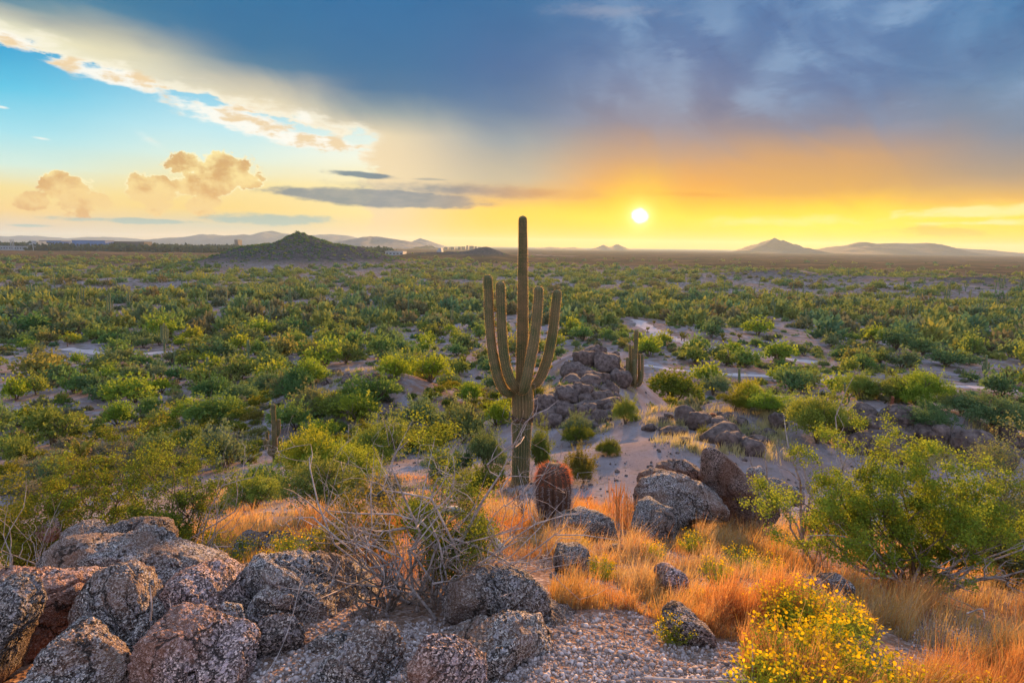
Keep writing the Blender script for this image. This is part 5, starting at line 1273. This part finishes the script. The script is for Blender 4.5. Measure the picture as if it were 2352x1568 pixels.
def leafclumps(tips, n, spread, leaf, rg, up=0.3, wid=0.42):
    T = np.array(tips); idx = rg.integers(0, len(T), n); P = T[idx] + rg.normal(0, spread, (n, 3)) * [1, 1, .8]
    D = rg.normal(size=(n, 3)) + [0, 0, up]; D /= np.linalg.norm(D, axis=1)[:, None]; S = np.cross(D, rg.normal(size=(n, 3))); S /= np.linalg.norm(S, axis=1)[:, None]
    L_ = leaf * rg.uniform(.6, 1.4, (n, 1))
    return np.stack([P - D * L_ * .5, P + S * L_ * wid, P + D * L_ * .5, P - S * L_ * wid], 1).reshape(-1, 3), np.arange(4 * n).reshape(-1, 4)
def shrub(name, base, stems, label, cat, seed, r0=0.012, depth=2, leaves=None, wood='deadwood', kids=5, wig=0.07, green_only=None, group=None, klen=.45):
    """base, stems: pixels with depth; leaves: list of (material, part, n, spread, leaf, filter)"""
    rg = np.random.default_rng(seed); b = P3(*base[:2], base[2]); b.z = min(b.z, hz(b.x, b.y)) - .02
    root = empty(name, b, label, cat, group); g = Geo(); tips = []
    for s in stems:
        e = P3(*s[:2], s[2]); st = np.array([rg.normal(0, .05), rg.normal(0, .05), 0]) if len(s) < 4 else np.array(P3(*s[3]) - b)
        grow(g, st, np.array(e - b), r0 * rg.uniform(.7, 1.2), r0 * .2, rg, depth, tips, wig, kids, klen)
    link('branches', g.mesh('branches'), M[wood], root)
    for (mt, part, n, spread, leaf, lo) in (leaves or []):
        T = [t for t in tips if lo(t)]
        if T:
            v, f = leafclumps(T, n, spread, leaf, rg); link(part, mesh_np(part, v, f, False), M[mt], root)
    return root
# dead shrub in the middle
shrub('dead_shrub', (970, 1405, 2.85), [
    (650, 1120, 2.7), (700, 1130, 2.9), (715, 1045, 3.0), (760, 1060, 2.8), (800, 1160, 2.6), (745, 1230, 2.6), (680, 1215, 2.75), (770, 1330, 2.5), (860, 1040, 3.1), (950, 960, 3.0), (940, 1010, 2.8),
    (1000, 1000, 2.9), (1050, 1130, 2.6), (1120, 1080, 3.1), (1190, 1080, 2.9), (1280, 1060, 2.9), (1300, 1140, 2.8), (1360, 1170, 2.8), (1420, 1240, 2.8), (1330, 1290, 2.6), (1250, 1310, 2.6), (1200, 1200, 2.7), (870, 1350, 2.45), (1060, 1310, 2.5), (900, 1180, 2.7), (830, 1270, 2.55)],
    'tangled grey dead shrub in front of the tall saguaro', 'shrub', 5, 0.0095, 3, None, 'deadwood', 4, 0.12, klen=.46)
shrub('dead_shrub', (900, 1390, 2.7), [(760, 1240, 2.5), (800, 1330, 2.4), (1010, 1240, 2.5), (1100, 1290, 2.5), (960, 1270, 2.6), (860, 1220, 2.7), (1000, 1340, 2.4), (720, 1290, 2.5), (1150, 1220, 2.7), (1180, 1280, 2.6), (820, 1150, 2.8), (1080, 1180, 2.8), (680, 1180, 2.8)], 'low heap of thin brown twigs at the foot of the dead shrub', 'shrub', 6, 0.0065, 3, None, 'bark', 5, .11)
# creosote growing through it
shrub('creosote_bush', (1010, 1350, 3.2), [(1000, 1050, 3.2), (1020, 1110, 3.1), (985, 1190, 3.0), (1090, 1140, 3.3), (1110, 1200, 3.1), (1050, 1260, 3.0), (1000, 1280, 3.0), (1130, 1130, 3.4), (960, 1150, 3.3)], 'green leafy creosote growing up through the dead shrub', 'bush', 8, .008, 2,
      [('leaf_olive', 'foliage', 18000, .045, .013, lambda t: t[2] > .08), ('leaf_yellow', 'yellow_leaves', 4500, .03, .012, lambda t: t[2] > .3)], 'bark', 4)
shrub('creosote_bush', (840, 1270, 4.2), [(780, 1170, 4.2), (900, 1160, 4.3), (850, 1130, 4.2), (810, 1220, 4.0), (900, 1210, 4.1), (760, 1230, 4.1)], 'small creosote behind the left half of the dead shrub', 'bush', 9, .008, 2, [('leaf_olive', 'foliage', 3600, .05, .022, lambda t: t[2] > .05)], 'bark', 4)
# left creosotes
shrub('creosote_bush', (420, 1245, 4.9), [(250, 1080, 5.2), (300, 1130, 5.0), (370, 1030, 5.2), (400, 1110, 4.9), (430, 1050, 5.0), (350, 1180, 4.7), (300, 1200, 4.8), (450, 1150, 4.8), (400, 1200, 4.6), (480, 1110, 5.0), (330, 1060, 5.3)], 'yellow green creosote rising behind the left boulders', 'bush', 11, .012, 2,
      [('leaf_olive', 'foliage', 20000, .026, .014, lambda t: t[2] > .15), ('leaf_yellow', 'yellowish_foliage', 8000, .03, .014, lambda t: t[2] > .02)], 'bark', 5)  # second leaf set is yellower and mixed through the whole crown
shrub('creosote_bush', (200, 1235, 5.2), [(100, 1120, 5.3), (180, 1060, 5.4), (215, 1020, 5.4), (240, 1090, 5.2), (150, 1150, 5.0), (130, 1190, 5.0), (250, 1150, 5.0), (280, 1060, 5.3), (290, 1000, 5.5)], 'taller creosote at the left with a narrow leafy top', 'bush', 12, .012, 2,
      [('leaf_olive', 'foliage', 14000, .032, .016, lambda t: t[2] > .05), ('leaf_yellow', 'yellow_leaves', 9000, .024, .015, lambda t: t[2] > .3)], 'bark', 5)
shrub('creosote_bush', (25, 1270, 4.6), [(-30, 1160, 4.6), (20, 1140, 4.8), (70, 1160, 4.8), (60, 1210, 4.5), (0, 1220, 4.4), (110, 1200, 4.7)], 'dark creosote at the left edge behind the boulders', 'bush', 13, .009, 2, [('leaf_olive', 'foliage', 12000, .05, .017, lambda t: t[2] > .02)], 'bark', 4)
shrub('dead_shrub', (30, 1300, 4.0), [(-40, 1170, 4.0), (60, 1090, 4.2), (110, 1180, 4.0), (150, 1130, 4.2), (130, 1250, 3.8), (20, 1150, 4.0), (90, 1260, 3.7), (180, 1190, 4.1)], 'bare pale twigs arching at the left edge', 'shrub', 14, .006, 2, None, 'deadwood', 3, .06)
shrub('dead_shrub', (430, 1245, 4.7), [(580, 1040, 4.9), (610, 1020, 5.1), (640, 1210, 4.4), (560, 1150, 4.6), (530, 1130, 4.8), (600, 1180, 4.5), (520, 1060, 5.0), (560, 1220, 4.3)], 'bare grey branches reaching right of the left creosote', 'shrub', 15, .008, 2, None, 'deadwood', 3, .06)
# right creosote and its bare neighbours
RB = (2085, 1298, 4.35)
shrub('creosote_bush', RB, [(1830, 1141, 4.4), (1860, 1193, 4.2), (1900, 1104, 4.6), (1950, 1133, 4.3), (1970, 1089, 4.6), (2010, 1067, 4.6), (2040, 1119, 4.3), (2080, 1052, 4.6), (2120, 1089, 4.4), (2170, 1074, 4.7), (2200, 1126, 4.4), (2240, 1104, 4.6), (2270, 1156, 4.5), (2300, 1193, 4.3), (2060, 1170, 4.1), (2000, 1178, 4.1), (2130, 1163, 4.1), (2190, 1200, 4.1), (2250, 1222, 4.1), (1960, 1207, 4.2), (2330, 1119, 4.8)],
      'big wind blown yellow green shrub on the right of the hilltop', 'bush', 21, .014, 2,
      [('leaf_yellow', 'foliage', 75000, .030, .0145, lambda t: t[2] > .34), ('leaf_olive', 'inner_foliage', 16000, .045, .014, lambda t: t[2] > .26)], 'bark', 5)
shrub('dead_shrub', (2080, 1300, 4.2), [(1850, 1230, 4.0), (1950, 1330, 3.9), (2020, 1340, 3.8), (2352, 1250, 3.9), (2380, 1180, 4.0), (2352, 1340, 3.7), (2250, 1300, 3.8), (1990, 1240, 3.9), (2300, 1250, 3.9), (1900, 1240, 4.1), (2380, 1300, 3.6), (2200, 1290, 3.8)], 'bare grey branches spreading low around the right shrub', 'shrub', 22, .016, 2, None, 'deadwood', 4, .06, klen=.38)
shrub('dead_shrub', (1880, 1150, 5.0), [(1975, 838, 5.1), (1865, 990, 5.0), (1760, 1000, 5.1), (1720, 1040, 5.0), (1800, 950, 5.2), (1790, 1080, 4.9), (1850, 1060, 4.9), (1920, 1040, 5.0), (1960, 1000, 5.0)], 'bare pale branches left of the right shrub with one long curved limb', 'shrub', 23, .014, 2, None, 'deadwood', 3, .05, klen=.3)
shrub('creosote_bush', (2330, 1290, 5.0), [(2240, 1180, 5.0), (2290, 1130, 5.1), (2352, 1090, 5.2), (2400, 1150, 5.0), (2330, 1190, 4.9), (2280, 1230, 4.8), (2400, 1230, 4.9), (2420, 1080, 5.2)], 'darker green shrub at the right edge', 'bush', 24, .011, 2, [('leaf_teal', 'foliage', 36000, .06, .017, lambda t: t[2] > .05)], 'bark', 5)
shrub('dead_shrub', (1190, 1180, 6.6), [(1130, 1090, 6.6), (1170, 1070, 6.7), (1220, 1080, 6.6), (1250, 1110, 6.5), (1160, 1120, 6.4), (1200, 1100, 6.4)], 'reddish dry twigs at the foot of the tall saguaro', 'shrub', 25, .006, 2, None, 'bark', 5, .08)
shrub('dead_shrub', (90, 1120, 8.5), [(40, 1090, 8.5), (80, 1060, 8.6), (130, 1080, 8.5), (30, 1120, 8.2), (110, 1110, 8.2)], 'dry brown brush at the left below the bright bush', 'shrub', 26, .008, 2, None, 'bark', 6, .09)

# fallen cactus skeleton lying behind the dead shrub
g = Geo(); a0 = P3(965, 1175, 3.5); pts = spline([tuple(P3(955, 1205, 3.5) - a0), tuple(P3(990, 1178, 3.5) - a0), tuple(P3(1050, 1175, 3.55) - a0), tuple(P3(1110, 1215, 3.6) - a0), tuple(P3(1150, 1262, 3.6) - a0)], 40)
g.tube(pts, 0.032 * (1 + .2 * np.sin(np.linspace(0, 14, 40))), 12)
tag(link('cactus_skeleton', g.mesh('cactus_skeleton'), M['bone'], loc=a0), 'white pitted cactus skeleton lying in the dead shrub', 'dead wood')
# single stalks and sticks
def stick(pts, r, label, m='deadwood'):
    W = [P3(*p) for p in pts]; b = W[0]; g = Geo(); Q = spline([tuple(w - b) for w in W], 20); g.tube(Q, np.linspace(r, r * .5, 20), 6)
    tag(link('dry_stalk', g.mesh('dry_stalk'), M[m], loc=b), label, 'twig')
stick([(597, 1568, 2.0), (640, 1500, 2.1), (670, 1420, 2.25), (694, 1318, 2.5)], .0022, 'long thin grass stalk standing before the largest boulder')
stick([(345, 1425, 2.2), (348, 1390, 2.2), (345, 1345, 2.22)], .004, 'short white stalk in front of the tall boulder')
stick([(380, 1430, 2.25), (392, 1405, 2.25), (389, 1375, 2.27)], .0022, 'thin curved stalk beside the short white one')
stick([(905, 1470, 2.25), (950, 1476, 2.25), (1010, 1478, 2.25)], .004, 'bleached stick lying on the gravel in the middle')
stick([(930, 1425, 2.5), (955, 1445, 2.4), (1000, 1472, 2.28)], .003, 'thin forked twig lying above the bleached stick')
stick([(1480, 1556, 1.98), (1600, 1561, 1.98), (1725, 1560, 1.98)], .006, 'pale straight stick lying at the bottom edge')
stick([(1727, 1570, 1.98), (1729, 1520, 1.99), (1728, 1478, 2.0)], .003, 'short upright stalk at the bottom edge')
stick([(2220, 1408, 2.9), (2255, 1398, 2.9), (2262, 1420, 2.85)], .004, 'bent white twig on the ground at the right')

# rusty post
p = at(2044, 962); g = Geo(); hh = 54 * p.y / FOC; g.tube([[0, 0, -.1], [0, 0, hh * .5], [.01, 0, hh]], [.06, .06, .055], 8); g.tube([[0, 0, hh], [0, 0, hh + .04]], [.055, .02], 8)
tag(link('post', g.mesh('post'), M['rust'], loc=p), 'rusty steel post standing on the lower ridge at the right', 'post')

# ------------------------------------------------------------------ grass on the hilltop
def unproj(px_, py_, t0=4.0):
    v = np.stack([np.asarray((a)) for a in np.array([ray(a, b)[:] for a, b in zip(px_, py_)]).T], -1); v = v / np.hypot(v[:, 0], v[:, 1])[:, None]
    t = np.full(len(v), t0)
    for _ in range(40): t = np.clip(0.6 * t + 0.4 * (H(v[:, 0] * t, v[:, 1] * t) / v[:, 2]), .5, 60)
    return v[:, 0] * t, v[:, 1] * t
def blades(name, x, y, h, w, tone, label, m, seed, curve=0.35, heads=0.0):
    rg = np.random.default_rng(seed); n = len(x); z = H(x, y)
    B = np.stack([x, y, z - .01], -1); a = rg.uniform(0, 6.3, n); ln = np.stack([np.cos(a), np.sin(a), 0 * a], -1)
    cv = rg.uniform(0.05, curve, n)[:, None] * h[:, None]; ws = np.array([.02, .0, 0]) # slight lean
    Mid = B + ln * cv * .35 + np.stack([0 * h, 0 * h, h * .55], -1); Tip = B + ln * cv + np.stack([0.1 * h, 0 * h, h], -1)
    a2 = rg.uniform(0, 6.3, n); s = np.stack([np.cos(a2), np.sin(a2), 0 * a2], -1) * w[:, None]
    V = np.stack([B - s, B + s, Mid + s * .8, Mid - s * .8, Tip], 1).reshape(-1, 3); i = np.arange(n)[:, None] * 5
    F4 = np.concatenate([i, i + 1, i + 2, i + 3], 1); F3 = np.concatenate([i + 3, i + 2, i + 4], 1); T = np.repeat(tone, 5)
    FS = [F4, F3]
    if heads > 0:
        k = rg.random(n) < heads; q = rg.uniform(.5, 1.0, (k.sum(), 1)); m_ = k.sum(); n0 = len(V)
        C = B[k] + (Tip[k] - B[k]) * q + rg.normal(0, .006, (m_, 3)); D = rg.normal(size=(m_, 3)); D /= np.linalg.norm(D, axis=1)[:, None]; S = np.cross(D, rg.normal(size=(m_, 3))); S /= np.linalg.norm(S, axis=1)[:, None]
        L_ = rg.uniform(.003, .0075, (m_, 1)) * (0.4 + y[k] / 5)[:, None]; VV = np.stack([C - D * L_, C + S * L_ * .35, C + D * L_, C - S * L_ * .35], 1).reshape(-1, 3)
        V = np.vstack([V, VV]); FS[0] = np.vstack([F4, np.arange(4 * m_).reshape(-1, 4) + n0]); T = np.concatenate([T, np.repeat(tone[k], 4)])
    o = link(name, mesh_np(name, V, FS, False, T), M[m]); tag(o, kind='stuff'); o['label'] = label
rg = np.random.default_rng(3)
GP = [[(1180, 1180), (1300, 1140), (1450, 1165), (1700, 1185), (1850, 1165), (2352, 1180), (2400, 1250), (2400, 1700), (1740, 1700), (1700, 1480), (1560, 1440), (1440, 1400), (1280, 1400), (1190, 1300)],
      [(400, 1190), (480, 1120), (900, 1090), (1190, 1100), (1200, 1300), (1000, 1330), (700, 1330), (480, 1300)]]
n = 620000
px_ = rg.uniform(380, 2400, n); py_ = 1085 + 635 * rg.random(n) ** 1.15
ok = inpoly(px_, py_, GP[0]) | inpoly(px_, py_, GP[1]); px_, py_ = px_[ok], py_[ok]
gx, gy = unproj(px_, py_)
f = fbm(gx / .5, gy / .5, oct=3, seed=2); bare = fbm(gx / .9 + 3, gy / .9, oct=3, seed=12)
keep = (f > -.5) & ~((bare < -.30) & (rg.random(len(gx)) < .85)) & ~(inpoly(px_, py_, [(2130, 1400), (2330, 1390), (2352, 1500), (2150, 1560), (2080, 1480)]) & (rg.random(len(gx)) < .85)) 
gx, gy, f, bare = gx[keep], gy[keep], f[keep], bare[keep]
# clumped: pull towards tuft centres
cl = rg.integers(0, len(gx), 4200); 
ci = rg.integers(0, 4200, len(gx)); dist_ok = rg.random(len(gx)) < .5
k0 = np.arange(len(gx)); 
tone = np.clip(0.35 + .55 * fbm(gx / .7, gy / .7, oct=3, seed=6) + rg.normal(0, .12, len(gx)), 0, 1)
hgt = np.clip(.06 + .10 * (f + .5) + rg.normal(0, .04, len(gx)), .02, .36)
tf = fbm(gx / .11, gy / .11, oct=2, seed=61); hgt = hgt * np.clip(.8 + .9 * tf, .25, 1.5); km = (tf > -.5) | (rg.random(len(gx)) < .5)
gx, gy, hgt, tone = gx[km], gy[km], hgt[km], tone[km]; tone = np.clip(tone + rg.normal(0, .16, len(tone)), 0, 1)
blades('dry_grass', gx, gy, hgt, rg.uniform(.0008, .0019, len(gx)) * (0.55 + gy / 6), tone, 'orange dry grass covering the hilltop', 'grass', 4, .5, .55)
# pale tufts on the lower ridge and mound
n = 9000; tx, ty, tt = [], [], []
for poly, cnt in (([(1220, 985), (1235, 890), (1290, 850), (1440, 820), (1470, 960), (1400, 1000)], 110), ([(1470, 940), (1800, 950), (1820, 1060), (1500, 1030)], 80), ([(650, 920), (760, 850), (880, 845), (900, 900), (760, 940)], 120), ([(20, 1040), (180, 1060), (180, 1090), (20, 1080)], 40), ([(1900, 960), (2352, 970), (2352, 1080), (1950, 1060)], 60)):
    xs = [q[0] for q in poly]; ys = [q[1] for q in poly]; c = 0
    while c < cnt:
        a, b = random.uniform(min(xs), max(xs)), random.uniform(min(ys), max(ys))
        if not inpoly([a], [b], poly)[0]: continue
        c += 1; p = at(a, b); k = 60; s = random.uniform(.08, .25)
        tx.append(p.x + rg.normal(0, s, k)); ty.append(p.y + rg.normal(0, s, k)); tt.append(np.full(k, random.random()))
tx, ty, tt = map(np.concatenate, (tx, ty, tt))
blades('bunch_grass', tx, ty, rg.uniform(.15, .45, len(tx)), np.full(len(tx), .009), tt, 'pale bunch grass tufts on the rocky ridges', 'tuft', 8, .6)

# tall straw clumps by the slab
def straw(x, y, label, n=40, h=.4):
    p = at(x, y); g = Geo(); r_ = np.random.default_rng(int(x))
    for k in range(n):
        b = np.array([r_.normal(0, .05), r_.normal(0, .05), -.02]); e = b + [r_.normal(0, .06), r_.normal(0, .06), h * r_.uniform(.5, 1.1)]
        g.tube(spline([b, (b + e) / 2 + r_.normal(0, .01, 3), e], 5), [.003, .0025, .002, .004, .001], 4)
    tag(link('grass_clump', g.mesh('grass_clump'), M['spine'], loc=p), label, 'grass')
straw(1420, 1195, 'tall straw coloured grass clump left of the pale slab', 60, .5); straw(1440, 1215, 'second straw clump nearer the knobbly rocks', 45, .42)
straw(1240, 1230, 'straw clump at the blackened foot of the barrel cactus', 40, .3)

# ------------------------------------------------------------------ yellow flowering plants
def flower_proto(seed, nst=46, rad=.17, h=.22):
    r_ = np.random.default_rng(seed); root = bpy.data.objects.new('flowering_bush', None); root.empty_display_size = .2; COL.objects.link(root); root['category'] = 'flowering plant'
    g = Geo(); V = []; LV = []
    for k in range(nst):
        a = r_.uniform(0, 6.3); q = rad * r_.random() ** .5; e = np.array([q * np.cos(a), q * np.sin(a), h * r_.uniform(.7, 1.1) * (1 - .35 * (q / rad) ** 2)])
        P = spline([[e[0] * .2, e[1] * .2, -.02], e * [.7, .7, .55], e], 6); g.tube(P, [.0018, .0016, .0014, .0012, .001, .0008], 4)
        for j in range(5):
            c = e + r_.normal(0, .016, 3) * [1, 1, .5]; N_ = r_.normal(size=3) * .5 + [0, 0, 1]; N_ /= np.linalg.norm(N_); A_ = np.cross(N_, [1, .3, .2]); A_ /= np.linalg.norm(A_); B_ = np.cross(N_, A_); s = r_.uniform(.004, .0075)
            V.append(np.stack([c + s * (np.cos(t) * A_ + np.sin(t) * B_) for t in np.arange(6) / 6 * 6.283]))
        for j in range(26):
            c = P[r_.integers(1, 5)] + r_.normal(0, .012, 3); D = r_.normal(size=3) + [0, 0, .5]; D /= np.linalg.norm(D); S = np.cross(D, r_.normal(size=3)); S /= np.linalg.norm(S)
            LV.append([c, c + D * .012 + S * .0022, c + D * .026, c + D * .012 - S * .0022])
    V = np.array(V); link('stems', g.mesh('stems'), M['stem'], root); LV = np.array(LV).reshape(-1, 3)
    link('leaves', mesh_np('leaves', LV, np.arange(len(LV)).reshape(-1, 4), False), M['leaf_yellow'], root)
    link('flowers', mesh_np('flowers', V.reshape(-1, 3), np.arange(len(V) * 6).reshape(-1, 6), False), M['flower'], root)
    return root
FP = [flower_proto(s) for s in (1, 2, 3)]; first = [True] * 3
FL = [(1800, 1440, 1.0, 'yellow flowering bush, upper left of the big bottom right clump'), (1860, 1450, 1.1, 'yellow flowering bush at the crest of the big clump'), (1930, 1460, .9, 'yellow flowering bush on the upper right of the big clump'), (1790, 1560, 1.1, 'brightest yellow flowering bush at the bottom edge'), (1860, 1550, 1.1, 'yellow flowering bush in the middle of the big clump'),
      (1940, 1545, 1.1, 'yellow flowering bush right of the middle of the big clump'), (1760, 1640, 1.0, 'yellow flowering bush at the bottom left of the big clump'), (1860, 1640, 1.0, 'yellow flowering bush cut by the bottom edge'), (1960, 1640, 1.1, 'yellow flowering bush at the bottom edge, right part of the clump'), (2050, 1630, .9, 'yellow flowering bush at the right end of the clump'),
      (2180, 1640, .8, 'sparse yellow bush at the bottom right'), (2280, 1650, .7, 'sparse yellow bush nearest the bottom right corner'), (1548, 1478, .6, 'yellow flowering tuft growing over the round brown rock'), (1600, 1400, .5, 'small yellow tuft behind the round brown rock'), (1700, 1310, .8, 'yellow flowering patch in the middle of the orange grass'),
      (1760, 1325, .7, 'fainter yellow patch right of the middle of the grass'), (1590, 1270, .7, 'thin yellow plant below the pale slab'), (1500, 1290, .6, 'thin yellow plant in the grass left of centre'), (1640, 1340, .7, 'yellow plant beside the pinkish rock'), (660, 1290, .9, 'yellow flowering patch behind the largest boulder'),
      (560, 1295, .8, 'yellow flowering patch left of the bluish rock'), (500, 1275, .8, 'yellow flowering patch behind the long sloping boulder'), (720, 1270, .8, 'yellow flowering patch left of the dead shrub'), (770, 1260, .8, 'greenish yellow patch under the dead branches'), (45, 1310, .9, 'greenish yellow plant at the left edge'), (1800, 1270, .7, 'thin yellow plant left of the right shrub'), (1330, 1270, .5, 'yellow tuft in front of the lichened rock'), (1380, 1330, .6, 'orange yellow tuft right of the dead shrub')]
for i, (x, y, s, lab) in enumerate(FL):
    p = at(x, min(y, 1700)); s *= 0.8 + p.y * .10; k = i % 3
    if first[k]:
        first[k] = False; FP[k].location = p; FP[k].scale = (s, s, s); FP[k]['label'] = lab; FP[k]['group'] = 'yellow flowering bushes'
    else: dup(FP[k], p, random.uniform(0, 6.3), s, lab, 'yellow flowering bushes')

# ------------------------------------------------------------------ town on the horizon
def bx(g, x0, x1, y0, y1, z0, z1):
    V = [(x, y, z) for x in (x0, x1) for y in (y0, y1) for z in (z0, z1)]
    g.add(V, [[0, 1, 3, 2], [4, 6, 7, 5], [0, 4, 5, 1], [2, 3, 7, 6], [0, 2, 6, 4], [1, 5, 7, 3]])
def building(x0, x1, ytop, dep, label, m='white_wall', roof='dark_roof', wins=6, rows=1, depth=40, cat='building', grp='buildings on the horizon', step=None):
    a = P3((x0 + x1) / 2, ytop, dep); gz = hz(a.x, dep); W = (x1 - x0) * dep / FOC; Hh = max(a.z - gz, 4); root = empty('building', (a.x, dep, gz), label, cat, grp)
    g = Geo(); bx(g, -W / 2, W / 2, 0, depth, -1, Hh)
    if step: bx(g, -W / 2 + W * step, W / 2 - W * .1, 2, depth - 4, Hh, Hh * 1.35)
    link('wall', g.mesh('wall', False), M[m], root)
    g = Geo(); bx(g, -W / 2 - .5, W / 2 + .5, -.5, depth + .5, Hh + .02, Hh + .8)
    if not step: link('roof', g.mesh('roof', False), M[roof], root)
    for r_ in range(rows):
        g = Geo()
        for k in range(wins):
            c = -W / 2 + W * (k + .5) / wins; z = Hh * (r_ + .35) / rows; bx(g, c - W / wins * .28, c + W / wins * .28, -.15, .1, z, z + Hh * .3 / rows)
        link('window', g.mesh('window', False), M['pane'], root)
    return root
building(165, 240, 552.5, 1750, 'long blue grey building left of centre on the horizon', 'blue_wall', wins=9)
building(90, 140, 553, 1720, 'blue building with a row of dark windows near the left edge', 'blue_wall', wins=7, rows=2)
building(236, 330, 555, 1800, 'long low dark roofed building right of the blue one', 'dark_roof', wins=8)
building(66, 84, 559, 1560, 'white block beside the pipes of the plant', 'white_wall', wins=3, step=.3)
building(0, 62, 565, 1500, 'long low white plant building at the left edge', 'white_wall', wins=10)
building(538, 546, 551, 2600, 'small tower on the horizon left of the dark hill', 'dark_roof', wins=2, rows=2)
building(1003, 1014, 574, 1500, 'small white block in the plain right of the dark hill', 'white_wall', wins=3, step=.3)
building(885, 925, 578, 1150, 'low white roofed shed behind the dark hill', 'white_wall', 'white_wall', wins=5)
for k, (a, b, t) in enumerate([(1052, 1058, 564), (1060, 1068, 563.5), (1071, 1075, 561), (1078, 1088, 562), (1090, 1095, 563), (1098, 1104, 564), (1020, 1028, 565), (1035, 1043, 564.6), (1110, 1120, 565)]):
    building(a, b, t + 3.0, 4200, ['squat tower at the left of the far skyline', 'broad block in the far skyline', 'tallest thin tower of the far skyline', 'wide tower right of the tallest one', 'narrow tower right of the wide one', 'last tower of the skyline group', 'low block at the far left of the skyline', 'low block left of the squat tower', 'low wide block right of the skyline'][k], 'dark_roof', wins=3, rows=3, grp='towers of the far skyline')
for k, x in enumerate([23, 26.5, 30, 74]):
    p = P3(x, 549.5 if x < 70 else 552, 1480); gz = hz(p.x, 1480); g = Geo(); g.tube([[0, 0, 0], [0, 0, (p.z - gz) * .5], [0, 0, p.z - gz]], [.9, .8, .7], 10)
    tag(link('chimney', g.mesh('chimney'), M['white_wall'], loc=(p.x, 1480, gz)), ['leftmost white stack of the plant', 'middle white stack of the plant', 'right white stack of the group of three', 'single white stack beside the white block'][k], 'chimney', 'stacks of the plant')

# ------------------------------------------------------------------ air
g = Geo(); bx(g, -12000, 12000, -30, 11500, -62, 150)
hm = bpy.data.materials.new('haze'); hm.use_nodes = True; nt = hm.node_tree; nt.nodes.clear()
out = nt.nodes.new('ShaderNodeOutputMaterial'); pv = nt.nodes.new('ShaderNodeVolumePrincipled'); nt.links.new(pv.outputs[0], out.inputs['Volume'])
pv.inputs['Density'].default_value = 0.00005; pv.inputs['Color'].default_value = (0.55, 0.78, 1.0, 1); pv.inputs['Anisotropy'].default_value = 0.32
hz_o = link('haze', g.mesh('haze', False), hm); tag(hz_o, kind='stuff')
